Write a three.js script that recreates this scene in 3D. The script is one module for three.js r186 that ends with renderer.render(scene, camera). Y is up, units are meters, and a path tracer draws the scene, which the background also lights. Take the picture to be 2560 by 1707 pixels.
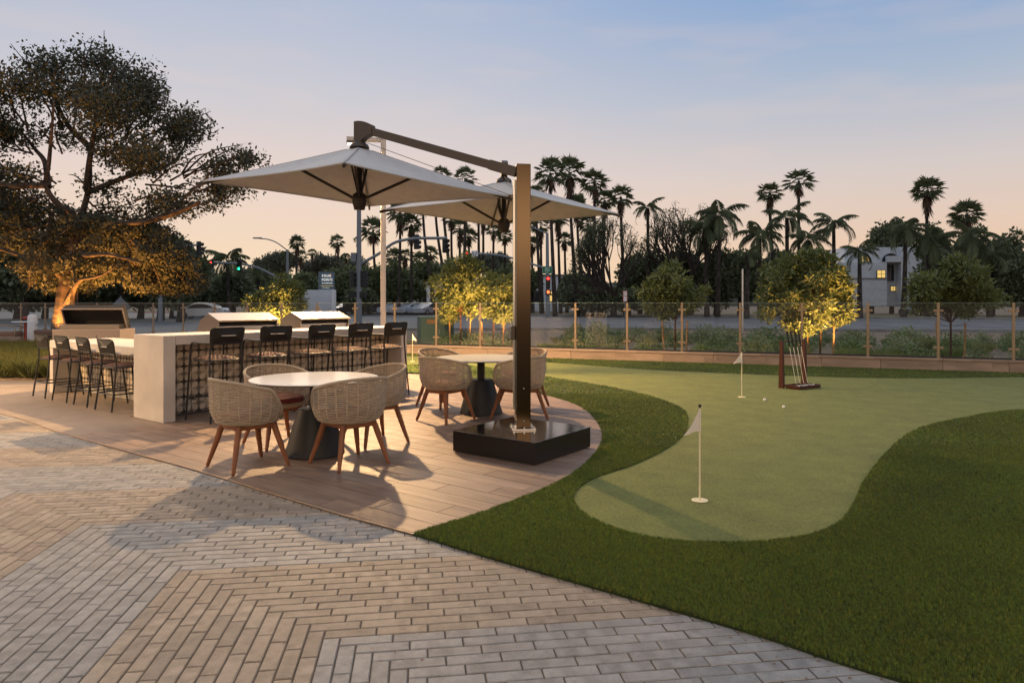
import * as THREE from 'three';
import { RoundedBoxGeometry } from 'three/addons/geometries/RoundedBoxGeometry.js';
import { mergeGeometries } from 'three/addons/utils/BufferGeometryUtils.js';
import { RectAreaLightUniformsLib } from 'three/addons/lights/RectAreaLightUniformsLib.js';

// ---------------------------------------------------------------- camera, sky, sun, exposure
const scene = new THREE.Scene();
const EYE = 1.48, F = 1707;
const camera = new THREE.PerspectiveCamera(53.13, 1.5, 0.05, 2500);
camera.position.set(0, EYE, 0);
camera.lookAt(0, EYE, -10);
camera.setViewOffset(2560, 1707, 0, 96.5, 2560, 1707);      // level camera, lens shifted down
const renderer = new THREE.WebGLRenderer({ antialias: true });
renderer.toneMapping = THREE.LinearToneMapping;
renderer.toneMappingExposure = 1.0;
renderer.shadowMap.enabled = true;
RectAreaLightUniformsLib.init();

function rng32(a) { return () => { a |= 0; a = a + 0x6D2B79F5 | 0; let t = Math.imul(a ^ a >>> 15, 1 | a); t = t + Math.imul(t ^ t >>> 7, 61 | t) ^ t; return ((t ^ t >>> 14) >>> 0) / 4294967296; }; }
const lin = (r, g, b) => [r, g, b].map(c => { c /= 255; return c <= 0.04045 ? c / 12.92 : Math.pow((c + 0.055) / 1.055, 2.4); });
const mix = (a, b, t) => a + (b - a) * t;
const mix3 = (a, b, t) => [mix(a[0], b[0], t), mix(a[1], b[1], t), mix(a[2], b[2], t)];
const sstep = (a, b, x) => { const t = Math.min(1, Math.max(0, (x - a) / (b - a))); return t * t * (3 - 2 * t); };
// periodic value noise
function lattice(seed) { const r = rng32(seed), n = 256, t = new Float32Array(n * n); for (let i = 0; i < n * n; i++) t[i] = r(); return t; }
const LAT = [lattice(11), lattice(23), lattice(37)];
function vnoise(x, y, period, k = 0) {
  const t = LAT[k % 3]; let xi = Math.floor(x), yi = Math.floor(y); const fx = x - xi, fy = y - yi;
  const sx = fx * fx * (3 - 2 * fx), sy = fy * fy * (3 - 2 * fy);
  const w = v => ((v % period) + period) % period; const a = w(xi), b = w(xi + 1), c = w(yi), d = w(yi + 1);
  const g = (i, j) => t[((j + k * 17) & 255) * 256 + ((i + k * 31) & 255)];
  return mix(mix(g(a, c), g(b, c), sx), mix(g(a, d), g(b, d), sx), sy);
}
function fbm(x, y, period, oct = 4, k = 0) { let s = 0, a = 0.5, n = 0; for (let i = 0; i < oct; i++) { s += a * vnoise(x, y, period, k + i); n += a; a *= 0.5; x *= 2; y *= 2; period *= 2; } return s / n; }

// sky: dusk gradient, warm where the sun went down (front left), thin pink wisps
const SUN_AZ = -0.36;      // radians from straight ahead (-z), negative to the left
{
  const W = 2048, H = 1024, data = new Float32Array(W * H * 4);
  const st = [ // elevation in degrees, colour on the sunset side, colour on the far right side, colour behind
    [-90, lin(64, 58, 52), lin(64, 58, 52), lin(64, 58, 52)],
    [-4, lin(124, 106, 90), lin(114, 98, 88), lin(104, 96, 96)],
    [0, lin(250, 219, 180), lin(238, 194, 158), lin(214, 190, 178)],
    [3, lin(249, 220, 186), lin(238, 201, 168), lin(216, 196, 186)],
    [6, lin(241, 216, 194), lin(229, 203, 184), lin(214, 200, 196)],
    [10, lin(233, 213, 203), lin(214, 203, 199), lin(206, 200, 204)],
    [16, lin(206, 204, 211), lin(174, 187, 206), lin(192, 196, 208)],
    [24, lin(176, 189, 213), lin(122, 161, 208), lin(176, 188, 210)],
    [36, lin(172, 188, 214), lin(140, 174, 214), lin(184, 194, 212)],
    [60, lin(198, 204, 216), lin(190, 200, 216), lin(200, 204, 214)],
    [90, lin(204, 208, 216), lin(204, 208, 216), lin(204, 208, 216)]];
  for (let j = 0; j < H; j++) {
    const el = ((j + 0.5) / H - 0.5) * 180;
    let k = 0; while (k < st.length - 2 && el > st[k + 1][0]) k++;
    const t = Math.min(1, Math.max(0, (el - st[k][0]) / (st[k + 1][0] - st[k][0])));
    const cw = mix3(st[k][1], st[k + 1][1], t), cr = mix3(st[k][2], st[k + 1][2], t), cb = mix3(st[k][3], st[k + 1][3], t);
    for (let i = 0; i < W; i++) {
      const th = ((i + 0.5) / W - 0.5) * 2 * Math.PI;      // atan2(z, x)
      let az = th + Math.PI / 2; if (az > Math.PI) az -= 2 * Math.PI;      // 0 = -z, positive to the right
      let da = Math.abs(az - SUN_AZ); if (da > Math.PI) da = 2 * Math.PI - da;
      let c = mix3(mix3(cw, cr, sstep(0.05, 1.0, da)), cb, sstep(0.9, 2.4, da));
      if (el > -2) {
        const u = i / W * 40, v = el * 0.42;
        let n = fbm(u, v * 1.6 + u * 0.25, 40, 5, 1); n = sstep(0.5, 0.8, n) * sstep(0, 5, el) * (1 - sstep(18, 34, el));
        const wm = lin(252, 216, 190); c = mix3(c, wm, n * 0.1 * (1 - 0.55 * sstep(0.9, 2.4, da)));
      }
      const o = (j * W + i) * 4; data[o] = c[0]; data[o + 1] = c[1]; data[o + 2] = c[2]; data[o + 3] = 1;
    }
  }
  const sky = new THREE.DataTexture(data, W, H, THREE.RGBAFormat, THREE.FloatType);
  sky.mapping = THREE.EquirectangularReflectionMapping; sky.magFilter = THREE.LinearFilter; sky.minFilter = THREE.LinearFilter; sky.colorSpace = THREE.LinearSRGBColorSpace; sky.needsUpdate = true;
  scene.background = sky; scene.environment = sky;
}
{
  const sun = new THREE.DirectionalLight(new THREE.Color().setRGB(1, 0.8, 0.6), 0.7);
  sun.position.set(Math.sin(SUN_AZ) * 60, 24, -Math.cos(SUN_AZ) * 60); sun.target.position.set(0, 0, -8);
  sun.castShadow = true; sun.shadow.radius = 60; sun.shadow.mapSize.set(2048, 2048);
  Object.assign(sun.shadow.camera, { left: -45, right: 45, top: 45, bottom: -45, near: 1, far: 220 });
  scene.add(sun, sun.target);
}

// ---------------------------------------------------------------- helpers
const V = (x, y, z) => new THREE.Vector3(x, y, z);
const at = (px, py, d) => V((px - 1280) * d / F, EYE + (757 - py) * d / F, -d);          // surveyed bearing + distance -> point in metres
const gr = (px, py, h = 0) => { const d = F * (EYE - h) / (py - 757); return [(px - 1280) * d / F, -d]; };   // bearing -> point on the ground [x, z]
const names = {};
function numbered(n) { if (names[n] === undefined) { names[n] = 0; return n; } names[n]++; return `${n}_${String(names[n]).padStart(3, '0')}`; }
function tag(o, label, category, group, kind) { o.userData.label = label; o.userData.category = category; if (group) o.userData.group = group; if (kind) o.userData.kind = kind; return o; }
function thing(name, label, category, p = [0, 0, 0], turn = 0, group) {
  const o = new THREE.Group(); o.name = numbered(name); o.position.set(...p); o.rotation.y = turn; scene.add(o); return tag(o, label, category, group);
}
function norm(g) { g = g.index ? g.toNonIndexed() : g; for (const k of Object.keys(g.attributes)) if (!['position', 'normal', 'uv', 'color'].includes(k)) g.deleteAttribute(k); g.morphAttributes = {}; return g; }
function merge(list) {
  list = list.flat(9).map(norm); if (list.length === 1) return list[0];
  const col = list.some(g => g.attributes.color);
  for (const g of list) {
    const n = g.attributes.position.count;
    if (!g.attributes.uv) g.setAttribute('uv', new THREE.BufferAttribute(new Float32Array(n * 2), 2));
    if (col && !g.attributes.color) g.setAttribute('color', new THREE.BufferAttribute(new Float32Array(n * 3).fill(1), 3));
  }
  return mergeGeometries(list, false);
}
function metric(g, s = 1, ox = 0, oy = 0) {          // uv in metres from the dominant axis of each face normal
  const p = g.attributes.position, n = g.attributes.normal, uv = new Float32Array(p.count * 2);
  for (let i = 0; i < p.count; i++) {
    const x = p.getX(i), y = p.getY(i), z = p.getZ(i), a = Math.abs(n.getX(i)), b = Math.abs(n.getY(i)), c = Math.abs(n.getZ(i));
    let u, v; if (b >= a && b >= c) { u = x; v = z; } else if (a >= c) { u = z; v = y; } else { u = x; v = y; }
    uv[2 * i] = u * s + ox; uv[2 * i + 1] = v * s + oy;
  }
  g.setAttribute('uv', new THREE.BufferAttribute(uv, 2)); return g;
}
function mesh(name, geos, mat, parent = scene, uvs) {
  const g = geos instanceof THREE.BufferGeometry ? geos : merge(Array.isArray(geos) ? geos : [geos]);
  if (uvs) metric(g, uvs);
  const m = new THREE.Mesh(g, mat); m.name = parent === scene ? numbered(name) : name; m.castShadow = m.receiveShadow = true; parent.add(m); return m;
}
function struct(name, geos, mat, uvs) { const m = mesh(name, geos, mat, scene, uvs); m.userData.kind = 'structure'; return m; }
function dup(o, p, turn, label, group) { const r = o.clone(); r.name = numbered(o.name.replace(/_\d{3}$/, '')); r.userData = { ...o.userData }; if (label) r.userData.label = label; if (group) r.userData.group = group; r.position.set(...p); r.rotation.y = turn; scene.add(r); return r; }
function bx(w, h, d, x = 0, y = 0, z = 0, r = 0) { const g = r ? new RoundedBoxGeometry(w, h, d, 1, r) : new THREE.BoxGeometry(w, h, d); g.translate(x, y, z); return g; }   // centred at x, y, z
const box0 = (w, h, d, x, y, z, r) => bx(w, h, d, x, y + h / 2, z, r);        // y is the underside
function limb(a, b, r0, r1, seg = 8, open = false) {
  const d = b.clone().sub(a), L = d.length(), g = new THREE.CylinderGeometry(r1, r0, L, seg, 1, open); g.translate(0, L / 2, 0);
  g.applyQuaternion(new THREE.Quaternion().setFromUnitVectors(V(0, 1, 0), d.normalize())); g.translate(a.x, a.y, a.z); return g;
}
function beam(a, b, w, h, r = 0) {           // box beam between two points, w sideways, h up
  const d = b.clone().sub(a), L = d.length(), g = r ? new RoundedBoxGeometry(w, h, L, 1, r) : new THREE.BoxGeometry(w, h, L);
  const m = new THREE.Matrix4().lookAt(b, a, V(0, 1, 0)); g.applyMatrix4(m); const c = a.clone().add(b).multiplyScalar(0.5); g.translate(c.x, c.y, c.z); return g;
}
function tube(pts, r, seg = 24, rad = 6, closed = false) { return new THREE.TubeGeometry(new THREE.CatmullRomCurve3(pts, closed, 'centripetal'), seg, r, rad, closed); }
function taper(pts, radii, rad = 7) {        // tapered tube along a poly-curve
  const c = new THREE.CatmullRomCurve3(pts, false, 'centripetal'), n = Math.max(6, pts.length * 5), g = new THREE.TubeGeometry(c, n, 1, rad, false), p = g.attributes.position;
  for (let i = 0; i <= n; i++) { const t = i / n, ctr = c.getPointAt(t), f = t * (radii.length - 1), k = Math.min(radii.length - 2, Math.floor(f)), r = mix(radii[k], radii[k + 1], f - k);
    for (let j = 0; j <= rad; j++) { const q = i * (rad + 1) + j; p.setXYZ(q, ctr.x + (p.getX(q) - ctr.x) * r, ctr.y + (p.getY(q) - ctr.y) * r, ctr.z + (p.getZ(q) - ctr.z) * r); } }
  g.computeVertexNormals(); return g;
}
const lathe = (pts, seg = 32) => new THREE.LatheGeometry(pts.map(p => new THREE.Vector2(p[0], p[1])), seg);
// polygons in [x, z]
const inside = (P, x, z) => { let c = false; for (let i = 0, j = P.length - 1; i < P.length; j = i++) { const [a, b] = P[i], [d, e] = P[j]; if ((b > z) !== (e > z) && x < (d - a) * (z - b) / (e - b) + a) c = !c; } return c; };
function sheet(P, top, bottom, holes = []) { // a slab with vertical sides, its outline P in [x, z]
  const s = new THREE.Shape(P.map(q => new THREE.Vector2(q[0], -q[1]))); for (const h of holes) s.holes.push(new THREE.Path(h.map(q => new THREE.Vector2(q[0], -q[1]))));
  const g = new THREE.ExtrudeGeometry(s, { depth: top - bottom, bevelEnabled: false, curveSegments: 1 }); g.rotateX(-Math.PI / 2); g.translate(0, bottom, 0); return metric(norm(g));
}
function clipRect(P, R) {                    // polygon P clipped to the convex ring R (counter-clockwise or not)
  let out = P; const cx = R.reduce((s, q) => s + q[0], 0) / R.length, cz = R.reduce((s, q) => s + q[1], 0) / R.length;
  for (let i = 0; i < R.length && out.length; i++) {
    const a = R[i], b = R[(i + 1) % R.length], nx = b[1] - a[1], nz = a[0] - b[0], s = Math.sign(nx * (cx - a[0]) + nz * (cz - a[1]));
    const side = q => s * (nx * (q[0] - a[0]) + nz * (q[1] - a[1])); const nw = [];
    for (let k = 0; k < out.length; k++) { const p = out[k], q = out[(k + 1) % out.length], f = side(p), h = side(q); if (f >= 0) nw.push(p); if ((f >= 0) !== (h >= 0)) { const t = f / (f - h); nw.push([mix(p[0], q[0], t), mix(p[1], q[1], t)]); } }
    out = nw;
  }
  return out;
}
const area = P => Math.abs(P.reduce((s, q, i) => { const r = P[(i + 1) % P.length]; return s + q[0] * r[1] - r[0] * q[1]; }, 0)) / 2;
const smooth = (P, n, closed = false) => new THREE.CatmullRomCurve3(P.map(q => V(q[0], 0, q[1])), closed, 'centripetal').getPoints(n).map(q => [q.x, q.z]);

// ---------------------------------------------------------------- textures
function tex(W, H, fn, srgb = true, rep = [1, 1]) {
  const d = new Uint8Array(W * H * 4);
  for (let j = 0; j < H; j++) for (let i = 0; i < W; i++) { const c = fn(i / W, j / H, i, j), o = (j * W + i) * 4; for (let k = 0; k < 3; k++) d[o + k] = Math.max(0, Math.min(255, (Array.isArray(c) ? c[k] : c) * 255)); d[o + 3] = 255; }
  const t = new THREE.DataTexture(d, W, H); t.wrapS = t.wrapT = THREE.RepeatWrapping; t.magFilter = THREE.LinearFilter; t.minFilter = THREE.LinearMipmapLinearFilter; t.generateMipmaps = true; t.repeat.set(...rep);
  if (srgb) t.colorSpace = THREE.SRGBColorSpace; t.needsUpdate = true; return t;
}
function canvasTex(w, h, draw) { const c = document.createElement('canvas'); c.width = w; c.height = h; draw(c.getContext('2d'), w, h); const t = new THREE.CanvasTexture(c); t.colorSpace = THREE.SRGBColorSpace; return t; }
const rT = rng32(5);
const hashN = Array.from({ length: 1 << 18 }, () => rT());
const hsh = (i, j) => hashN[((i * 512 + j) ^ (j * 7919)) & ((1 << 18) - 1)];
const T = {};
T.grit = tex(512, 512, (u, v, i, j) => { const n = fbm(u * 8, v * 8, 8, 5), f = hsh(i, j), g = hsh(i >> 1, j >> 1); return 0.7 + 0.3 * n + 0.24 * (f - 0.5) + (g > 0.985 ? -0.28 : g < 0.04 ? 0.1 : 0); }, true, [2.4, 2.4]);
T.gritBump = tex(512, 512, (u, v, i, j) => 0.5 + 0.35 * (hsh(i >> 1, j >> 1) - 0.5) + 0.4 * (fbm(u * 40, v * 40, 40, 3) - 0.5), false, [2.4, 2.4]);
T.plaster = tex(512, 512, (u, v, i, j) => 0.86 + 0.16 * (fbm(u * 5, v * 5, 5, 6) - 0.5) + 0.035 * (hsh(i, j) - 0.5), true, [0.7, 0.7]);
T.concrete = tex(1024, 1024, (u, v, i, j) => { const n = fbm(u * 4, v * 4, 4, 7, 1), m = fbm(u * 23, v * 23, 23, 4, 2); return 0.78 + 0.3 * (n - 0.5) + 0.12 * (m - 0.5) + 0.07 * (hsh(i, j) - 0.5) - (hsh(i >> 1, j >> 1) > 0.994 ? 0.15 : 0); }, true, [0.25, 0.25]);
T.asphalt = tex(512, 512, (u, v, i, j) => 0.74 + 0.4 * (fbm(u * 6, v * 6, 6, 5, 2) - 0.5) + 0.22 * (hsh(i, j) - 0.5), true, [0.16, 0.16]);
T.soil = tex(512, 512, (u, v, i, j) => { const n = fbm(u * 16, v * 16, 16, 5, 1); return [0.7 + 0.6 * (n - 0.5) + 0.3 * (hsh(i, j) - 0.5), 0.66 + 0.6 * (n - 0.5) + 0.3 * (hsh(i, j) - 0.5), 0.62 + 0.55 * (n - 0.5) + 0.26 * (hsh(i, j) - 0.5)]; }, true, [0.5, 0.5]);
T.wood = tex(512, 512, (u, v, i, j) => { const w = fbm(u * 3, v * 14, 64, 3, 0) * 2.2, g = fbm(u * 2 + w * 0.2, v * 60 + w, 256, 4, 1), k = fbm(u * 5, v * 120, 256, 2, 2), l = 0.82 + 0.26 * (g - 0.5) + 0.16 * (k - 0.5) + 0.22 * (fbm(u * 3, v * 6, 16, 3, 2) - 0.5); return [l + 0.03, l, l - 0.02]; });
T.woodBump = tex(256, 256, (u, v) => fbm(u * 3, v * 60, 64, 3, 1), false);
T.green = tex(1024, 1024, (u, v, i, j) => { const n = fbm(u * 9, v * 9, 9, 5), f = fbm(u * 160, v * 120, 160, 2, 1), h = hsh(i, j); const l = 0.76 + 0.16 * (n - 0.5) + 0.2 * (f - 0.5) + 0.12 * (h - 0.5); return [l, l, l * 0.97]; }, true, [0.55, 0.55]);
T.greenBump = tex(1024, 1024, (u, v, i, j) => 0.5 + 0.7 * (fbm(u * 170, v * 120, 170, 2, 2) - 0.5) + 0.4 * (hsh(i >> 1, j) - 0.5), false, [0.55, 0.55]);
T.turf = tex(512, 512, (u, v, i, j) => { const n = fbm(u * 10, v * 10, 10, 4, 2), h = hsh(i, j); return [0.55 + 0.5 * (n - 0.5) + 0.4 * (h - 0.5), 0.58 + 0.45 * (n - 0.5) + 0.4 * (h - 0.5), 0.5 + 0.4 * (n - 0.5) + 0.3 * (h - 0.5)]; }, true, [1.2, 1.2]);
T.bark = tex(256, 512, (u, v, i, j) => { const n = fbm(u * 12, v * 5, 60, 5, 1), l = 0.6 + 0.9 * (n - 0.5) + 0.2 * (hsh(i, j) - 0.5); return [l, l * 0.97, l * 0.93]; }, true, [2, 0.6]);
T.barkBump = tex(256, 256, (u, v) => fbm(u * 14, v * 5, 70, 4, 1), false, [2, 0.6]);
T.fabric = tex(512, 512, (u, v, i, j) => 0.88 + 0.1 * (fbm(u * 6, v * 6, 6, 5) - 0.5) + 0.1 * (((i + j) & 1) - 0.5) * hsh(i, j), true, [1, 1]);
T.brush = tex(256, 256, (u, v, i, j) => 0.5 + 0.5 * (fbm(u * 90, v * 2, 180, 3, 1) - 0.5), false, [1, 1]);
T.stone = tex(512, 512, (u, v, i, j) => { const n = fbm(u * 3, v * 9, 18, 6, 1), l = 0.82 + 0.3 * (n - 0.5) + 0.06 * (hsh(i, j) - 0.5); return [l, l * 0.985, l * 0.97]; }, true, [0.8, 0.8]);
T.tile = canvasTex(256, 256, (c, w) => {
  const h = w / 2; c.fillStyle = '#9a9184'; c.fillRect(0, 0, w, w);
  const kite = (ang, col, a, b) => { c.save(); c.translate(h, h); c.rotate(ang); c.fillStyle = col; c.beginPath(); c.moveTo(0, 0); c.lineTo(a, -b); c.lineTo(h * 1.42, 0); c.lineTo(a, b); c.closePath(); c.fill(); c.restore(); };
  for (let k = 0; k < 4; k++) { // pale kites that meet at the tile corners
    const a = Math.PI / 4 + k * Math.PI / 2; kite(a, k % 2 ? '#d6ccbc' : '#c4b9aa', 100, 50);
  }
  for (let k = 0; k < 4; k++) { c.save(); c.translate(h, h); c.rotate(k * Math.PI / 2); c.fillStyle = '#6b635a'; c.beginPath(); c.moveTo(h, -34); c.lineTo(h * 0.62, 0); c.lineTo(h, 34); c.closePath(); c.fill(); c.restore(); }
  c.fillStyle = '#0d0c0b'; c.beginPath();
  for (let k = 0; k < 8; k++) { const a = k * Math.PI / 4, r = k % 2 ? 31 : 84; c.lineTo(h + Math.cos(a) * r, h + Math.sin(a) * r); } c.closePath(); c.fill();
  c.strokeStyle = '#7b746a'; c.lineWidth = 2.5; c.beginPath(); for (let k = 0; k < 4; k++) { const a = k * Math.PI / 2; c.moveTo(h, h); c.lineTo(h + Math.cos(a) * 84, h + Math.sin(a) * 84); } c.stroke();
});

// ---------------------------------------------------------------- materials
const C = (r, g, b) => new THREE.Color().setRGB(r, g, b);
const std = (c, rough, o = {}) => new THREE.MeshStandardMaterial({ color: c, roughness: rough, metalness: 0, ...o });
const M = {
  paver: std(C(1, 1, 1), 0.62, { map: T.grit, bumpMap: T.gritBump, bumpScale: 0.0025, vertexColors: true }),
  joint: std(C(0.14, 0.105, 0.075), 0.95, { map: T.grit }),
  concrete: std(C(0.42, 0.33, 0.25), 0.6, { map: T.concrete, bumpMap: T.gritBump, bumpScale: 0.001 }),
  paleConcrete: std(C(0.5, 0.46, 0.4), 0.75, { map: T.concrete }),
  turf: std(C(0.055, 0.09, 0.01), 0.95, { map: T.turf }),
  green: std(C(0.29, 0.312, 0.076), 0.92, { map: T.green, bumpMap: T.greenBump, bumpScale: 0.004 }),
  soil: std(C(0.36, 0.275, 0.2), 0.95, { map: T.soil }),
  verge: std(C(0.26, 0.24, 0.1), 0.95, { map: T.soil }),
  asphalt: std(C(0.27, 0.265, 0.265), 0.8, { map: T.asphalt }),
  paint: std(C(0.62, 0.6, 0.56), 0.75, { map: T.asphalt }),
  redPaint: std(C(0.36, 0.06, 0.045), 0.7),
  kerb: std(C(0.34, 0.32, 0.29), 0.85, { map: T.concrete }),
  plaster: std(C(0.74, 0.66, 0.57), 0.55, { map: T.plaster }),
  counter: std(C(0.78, 0.74, 0.69), 0.3, { map: T.plaster }),
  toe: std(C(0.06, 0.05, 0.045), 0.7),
  tile: std(C(0.9, 0.85, 0.78), 0.4, { map: T.tile }),
  grout: std(C(0.3, 0.28, 0.25), 0.9),
  stone: std(C(0.5, 0.37, 0.27), 0.75, { map: T.stone }),
  champagne: std(C(0.3, 0.22, 0.145), 0.42, { metalness: 0.55 }),
  glass: new THREE.MeshPhysicalMaterial({ color: C(0.97, 0.985, 0.98), roughness: 0.0, transmission: 1, thickness: 0, ior: 1.5 }),
  glassEdge: std(C(0.32, 0.42, 0.38), 0.2),
  blackMetal: std(C(0.012, 0.012, 0.013), 0.5),
  stoolBack: std(C(0.006, 0.006, 0.006), 0.6),
  cane: std(C(0.17, 0.085, 0.048), 0.75),
  rope: std(C(0.52, 0.415, 0.3), 0.9, { map: T.fabric }),
  teak: std(C(0.31, 0.12, 0.045), 0.62, { map: T.wood }),
  cushion: std(C(0.24, 0.04, 0.026), 0.85, { map: T.fabric }),
  tableTop: std(C(0.8, 0.78, 0.75), 0.16),
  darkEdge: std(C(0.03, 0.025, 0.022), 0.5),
  cone: std(C(0.009, 0.009, 0.0095), 0.55),
  canvas: new THREE.MeshPhysicalMaterial({ color: C(0.7, 0.675, 0.65), roughness: 0.9, map: T.fabric, transmission: 0.12, thickness: 0 }),
  bronze: std(C(0.075, 0.053, 0.034), 0.22, { metalness: 1 }),
  armMetal: std(C(0.085, 0.066, 0.05), 0.45, { metalness: 0.5 }),
  rib: std(C(0.03, 0.022, 0.018), 0.5, { metalness: 0.3 }),
  baseSide: std(C(0.018, 0.014, 0.012), 0.4, { metalness: 0.3 }),
  baseTop: std(C(0.2, 0.19, 0.185), 0.1, { metalness: 1 }),
  steel: std(C(0.6, 0.58, 0.55), 0.28, { metalness: 1 }),
  steelDull: std(C(0.34, 0.34, 0.36), 0.4, { metalness: 0.7 }),
  hood: std(C(0.27, 0.235, 0.205), 0.3, { metalness: 1, bumpMap: T.brush, bumpScale: 0.0006 }),
  cabinet: std(C(0.2, 0.165, 0.145), 0.5, { metalness: 0.3 }),
  lidInside: std(C(0.008, 0.007, 0.007), 0.8),
  post: std(C(0.5, 0.45, 0.4), 0.5, { metalness: 0.2 }),
  galv: std(C(0.2, 0.22, 0.24), 0.55, { metalness: 0.4 }),
  signalBlack: std(C(0.015, 0.014, 0.013), 0.6),
  signGreen: std(C(0.0, 0.2, 0.11), 0.5),
  white: std(C(0.78, 0.76, 0.73), 0.6),
  whiteWall: std(C(0.8, 0.82, 0.84), 0.7, { map: T.plaster }),
  flag: new THREE.MeshPhysicalMaterial({ color: C(0.82, 0.76, 0.68), roughness: 0.9, transmission: 0.25, thickness: 0 }),
  cupYellow: std(C(0.86, 0.74, 0.42), 0.45), poleCream: std(C(0.8, 0.7, 0.48), 0.5),
  ball: std(C(0.85, 0.84, 0.82), 0.25),
  cherry: std(C(0.06, 0.014, 0.008), 0.32),
  grip: std(C(0.01, 0.01, 0.01), 0.7),
  bark: std(C(0.2, 0.14, 0.1), 0.95, { map: T.bark, bumpMap: T.barkBump, bumpScale: 0.03 }),
  barkGrey: std(C(0.13, 0.105, 0.085), 0.95, { map: T.bark }),
  stake: std(C(0.4, 0.24, 0.11), 0.85, { map: T.wood }),
  trunkRed: std(C(0.14, 0.06, 0.035), 0.9, { map: T.bark }),
  palmTrunk: std(C(0.12, 0.095, 0.075), 0.95, { map: T.bark }),
  skirt: std(C(0.12, 0.075, 0.045), 0.95, { side: THREE.DoubleSide }),
  cabinetGreen: std(C(0.05, 0.1, 0.085), 0.55),
  tableRed: std(C(0.28, 0.035, 0.02), 0.4),
  leather: std(C(0.2, 0.11, 0.075), 0.6),
  tyre: std(C(0.012, 0.012, 0.012), 0.85),
  carGlass: std(C(0.015, 0.018, 0.022), 0.08),
  roofDark: std(C(0.05, 0.05, 0.055), 0.7),
};
const leaf = (r, g, b, t = 0.3) => new THREE.MeshPhysicalMaterial({ color: C(r, g, b), roughness: 0.75, side: THREE.DoubleSide, transmission: t, thickness: 0 });
const L = { ficus: leaf(0.044, 0.046, 0.017), dark: leaf(0.11, 0.13, 0.058), mid: leaf(0.13, 0.16, 0.06), sapling: leaf(0.12, 0.15, 0.034), fan: leaf(0.12, 0.145, 0.062, 0.2), queen: leaf(0.12, 0.145, 0.06, 0.2), sage: leaf(0.2, 0.24, 0.11, 0.15), shrub: leaf(0.16, 0.22, 0.06, 0.2), shrubDark: leaf(0.13, 0.19, 0.06, 0.2), shrubLight: leaf(0.22, 0.24, 0.08, 0.2), dry: leaf(0.26, 0.15, 0.085, 0.2), euca: leaf(0.12, 0.125, 0.08, 0.2), meadow: leaf(0.15, 0.15, 0.035, 0.3) };
const glow = (r, g, b, e) => new THREE.MeshStandardMaterial({ color: C(0.02, 0.02, 0.02), emissive: C(r, g, b), emissiveIntensity: e, roughness: 0.5 });

// ================================================================ GROUND AND SURFACES
// the bar, the umbrella and the deck boards share one direction: local x = (0.6, -0.8), local z = (0.8, 0.6)
const BO = [-4.264, -8.34], BT = 0.9273;
const bl = (x, z) => [BO[0] + 0.6 * x + 0.8 * z, BO[1] - 0.8 * x + 0.6 * z];
const lb = (X, Z) => { const a = X - BO[0], b = Z - BO[1]; return [0.6 * a - 0.8 * b, 0.8 * a + 0.6 * b]; };
struct('ground', sheet([[-400, 30], [400, 30], [400, -700], [-400, -700]], -0.09, -0.6), M.soil);
const wallDir = [0.93, 0.368], wallOut = [0.368, -0.93], W0 = [-2.92, -19.66];
const wl = (s, o = 0) => [W0[0] + wallDir[0] * s + wallOut[0] * o, W0[1] + wallDir[1] * s + wallOut[1] * o];
{
  struct('street', sheet([[-200, -29], [-15, -29], [-11, -31], [-8, -39], [5, -40], [27, -37], [200, -17], [200, 0], [200, -8], [47, -63], [-23.5, -93.5], [-200, -165]], -0.075, -0.5), M.asphalt);
  struct('far_pavement', sheet([[200, -8], [47, -63], [-23.5, -93.5], [-200, -165], [-200, -169], [-23.5, -97], [47, -66.5], [200, -12]], 0.06, -0.5), M.kerb);
  struct('verge', sheet([[200, -12.2], [47, -66.7], [-23.5, -97.2], [-200, -169.2], [-200, -200], [-23.5, -118], [47, -84], [200, -30]], 0.05, -0.4), M.verge);
  struct('near_kerb', sheet([[-14.9, -28.7], [-10.8, -30.8], [-7.8, -38.8], [5, -39.8], [27, -36.8], [60, -33], [60, -32.6], [27, -36.4], [5, -39.4], [-7.4, -38.4], [-10.4, -30.5], [-14.8, -28.4]], 0.05, -0.5), M.kerb);
  // painted lines
  const strip = (a, b, w) => { const dx = b[0] - a[0], dz = b[1] - a[1], l = Math.hypot(dx, dz), n = [-dz / l * w / 2, dx / l * w / 2]; return sheet([[a[0] + n[0], a[1] + n[1]], [b[0] + n[0], b[1] + n[1]], [b[0] - n[0], b[1] - n[1]], [a[0] - n[0], a[1] - n[1]]], -0.07, -0.08); };
  struct('edge_line', strip([-6, -40.6], [5, -41.2], 0.25), M.paint); struct('edge_line', strip([5.2, -41.2], [45, -36.6], 0.25), M.paint);
  struct('lane_line', strip([-5, -52], [60, -41], 0.22), M.paint); struct('lane_line', strip([-8, -58], [60, -46], 0.22), M.paint);
  for (let k = 0; k < 9; k++) struct('crosswalk_bar', strip([-26 + k * 1.25, -29.8 - k * 0.1], [-24.2 + k * 1.25, -33.6 - k * 0.1], 0.45), M.paint);
  struct('red_kerb', sheet([[-23.5, -93.2], [-60, -108], [-60, -108.3], [-23.5, -93.6]], 0.08, -0.3), M.redPaint);
}
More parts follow.
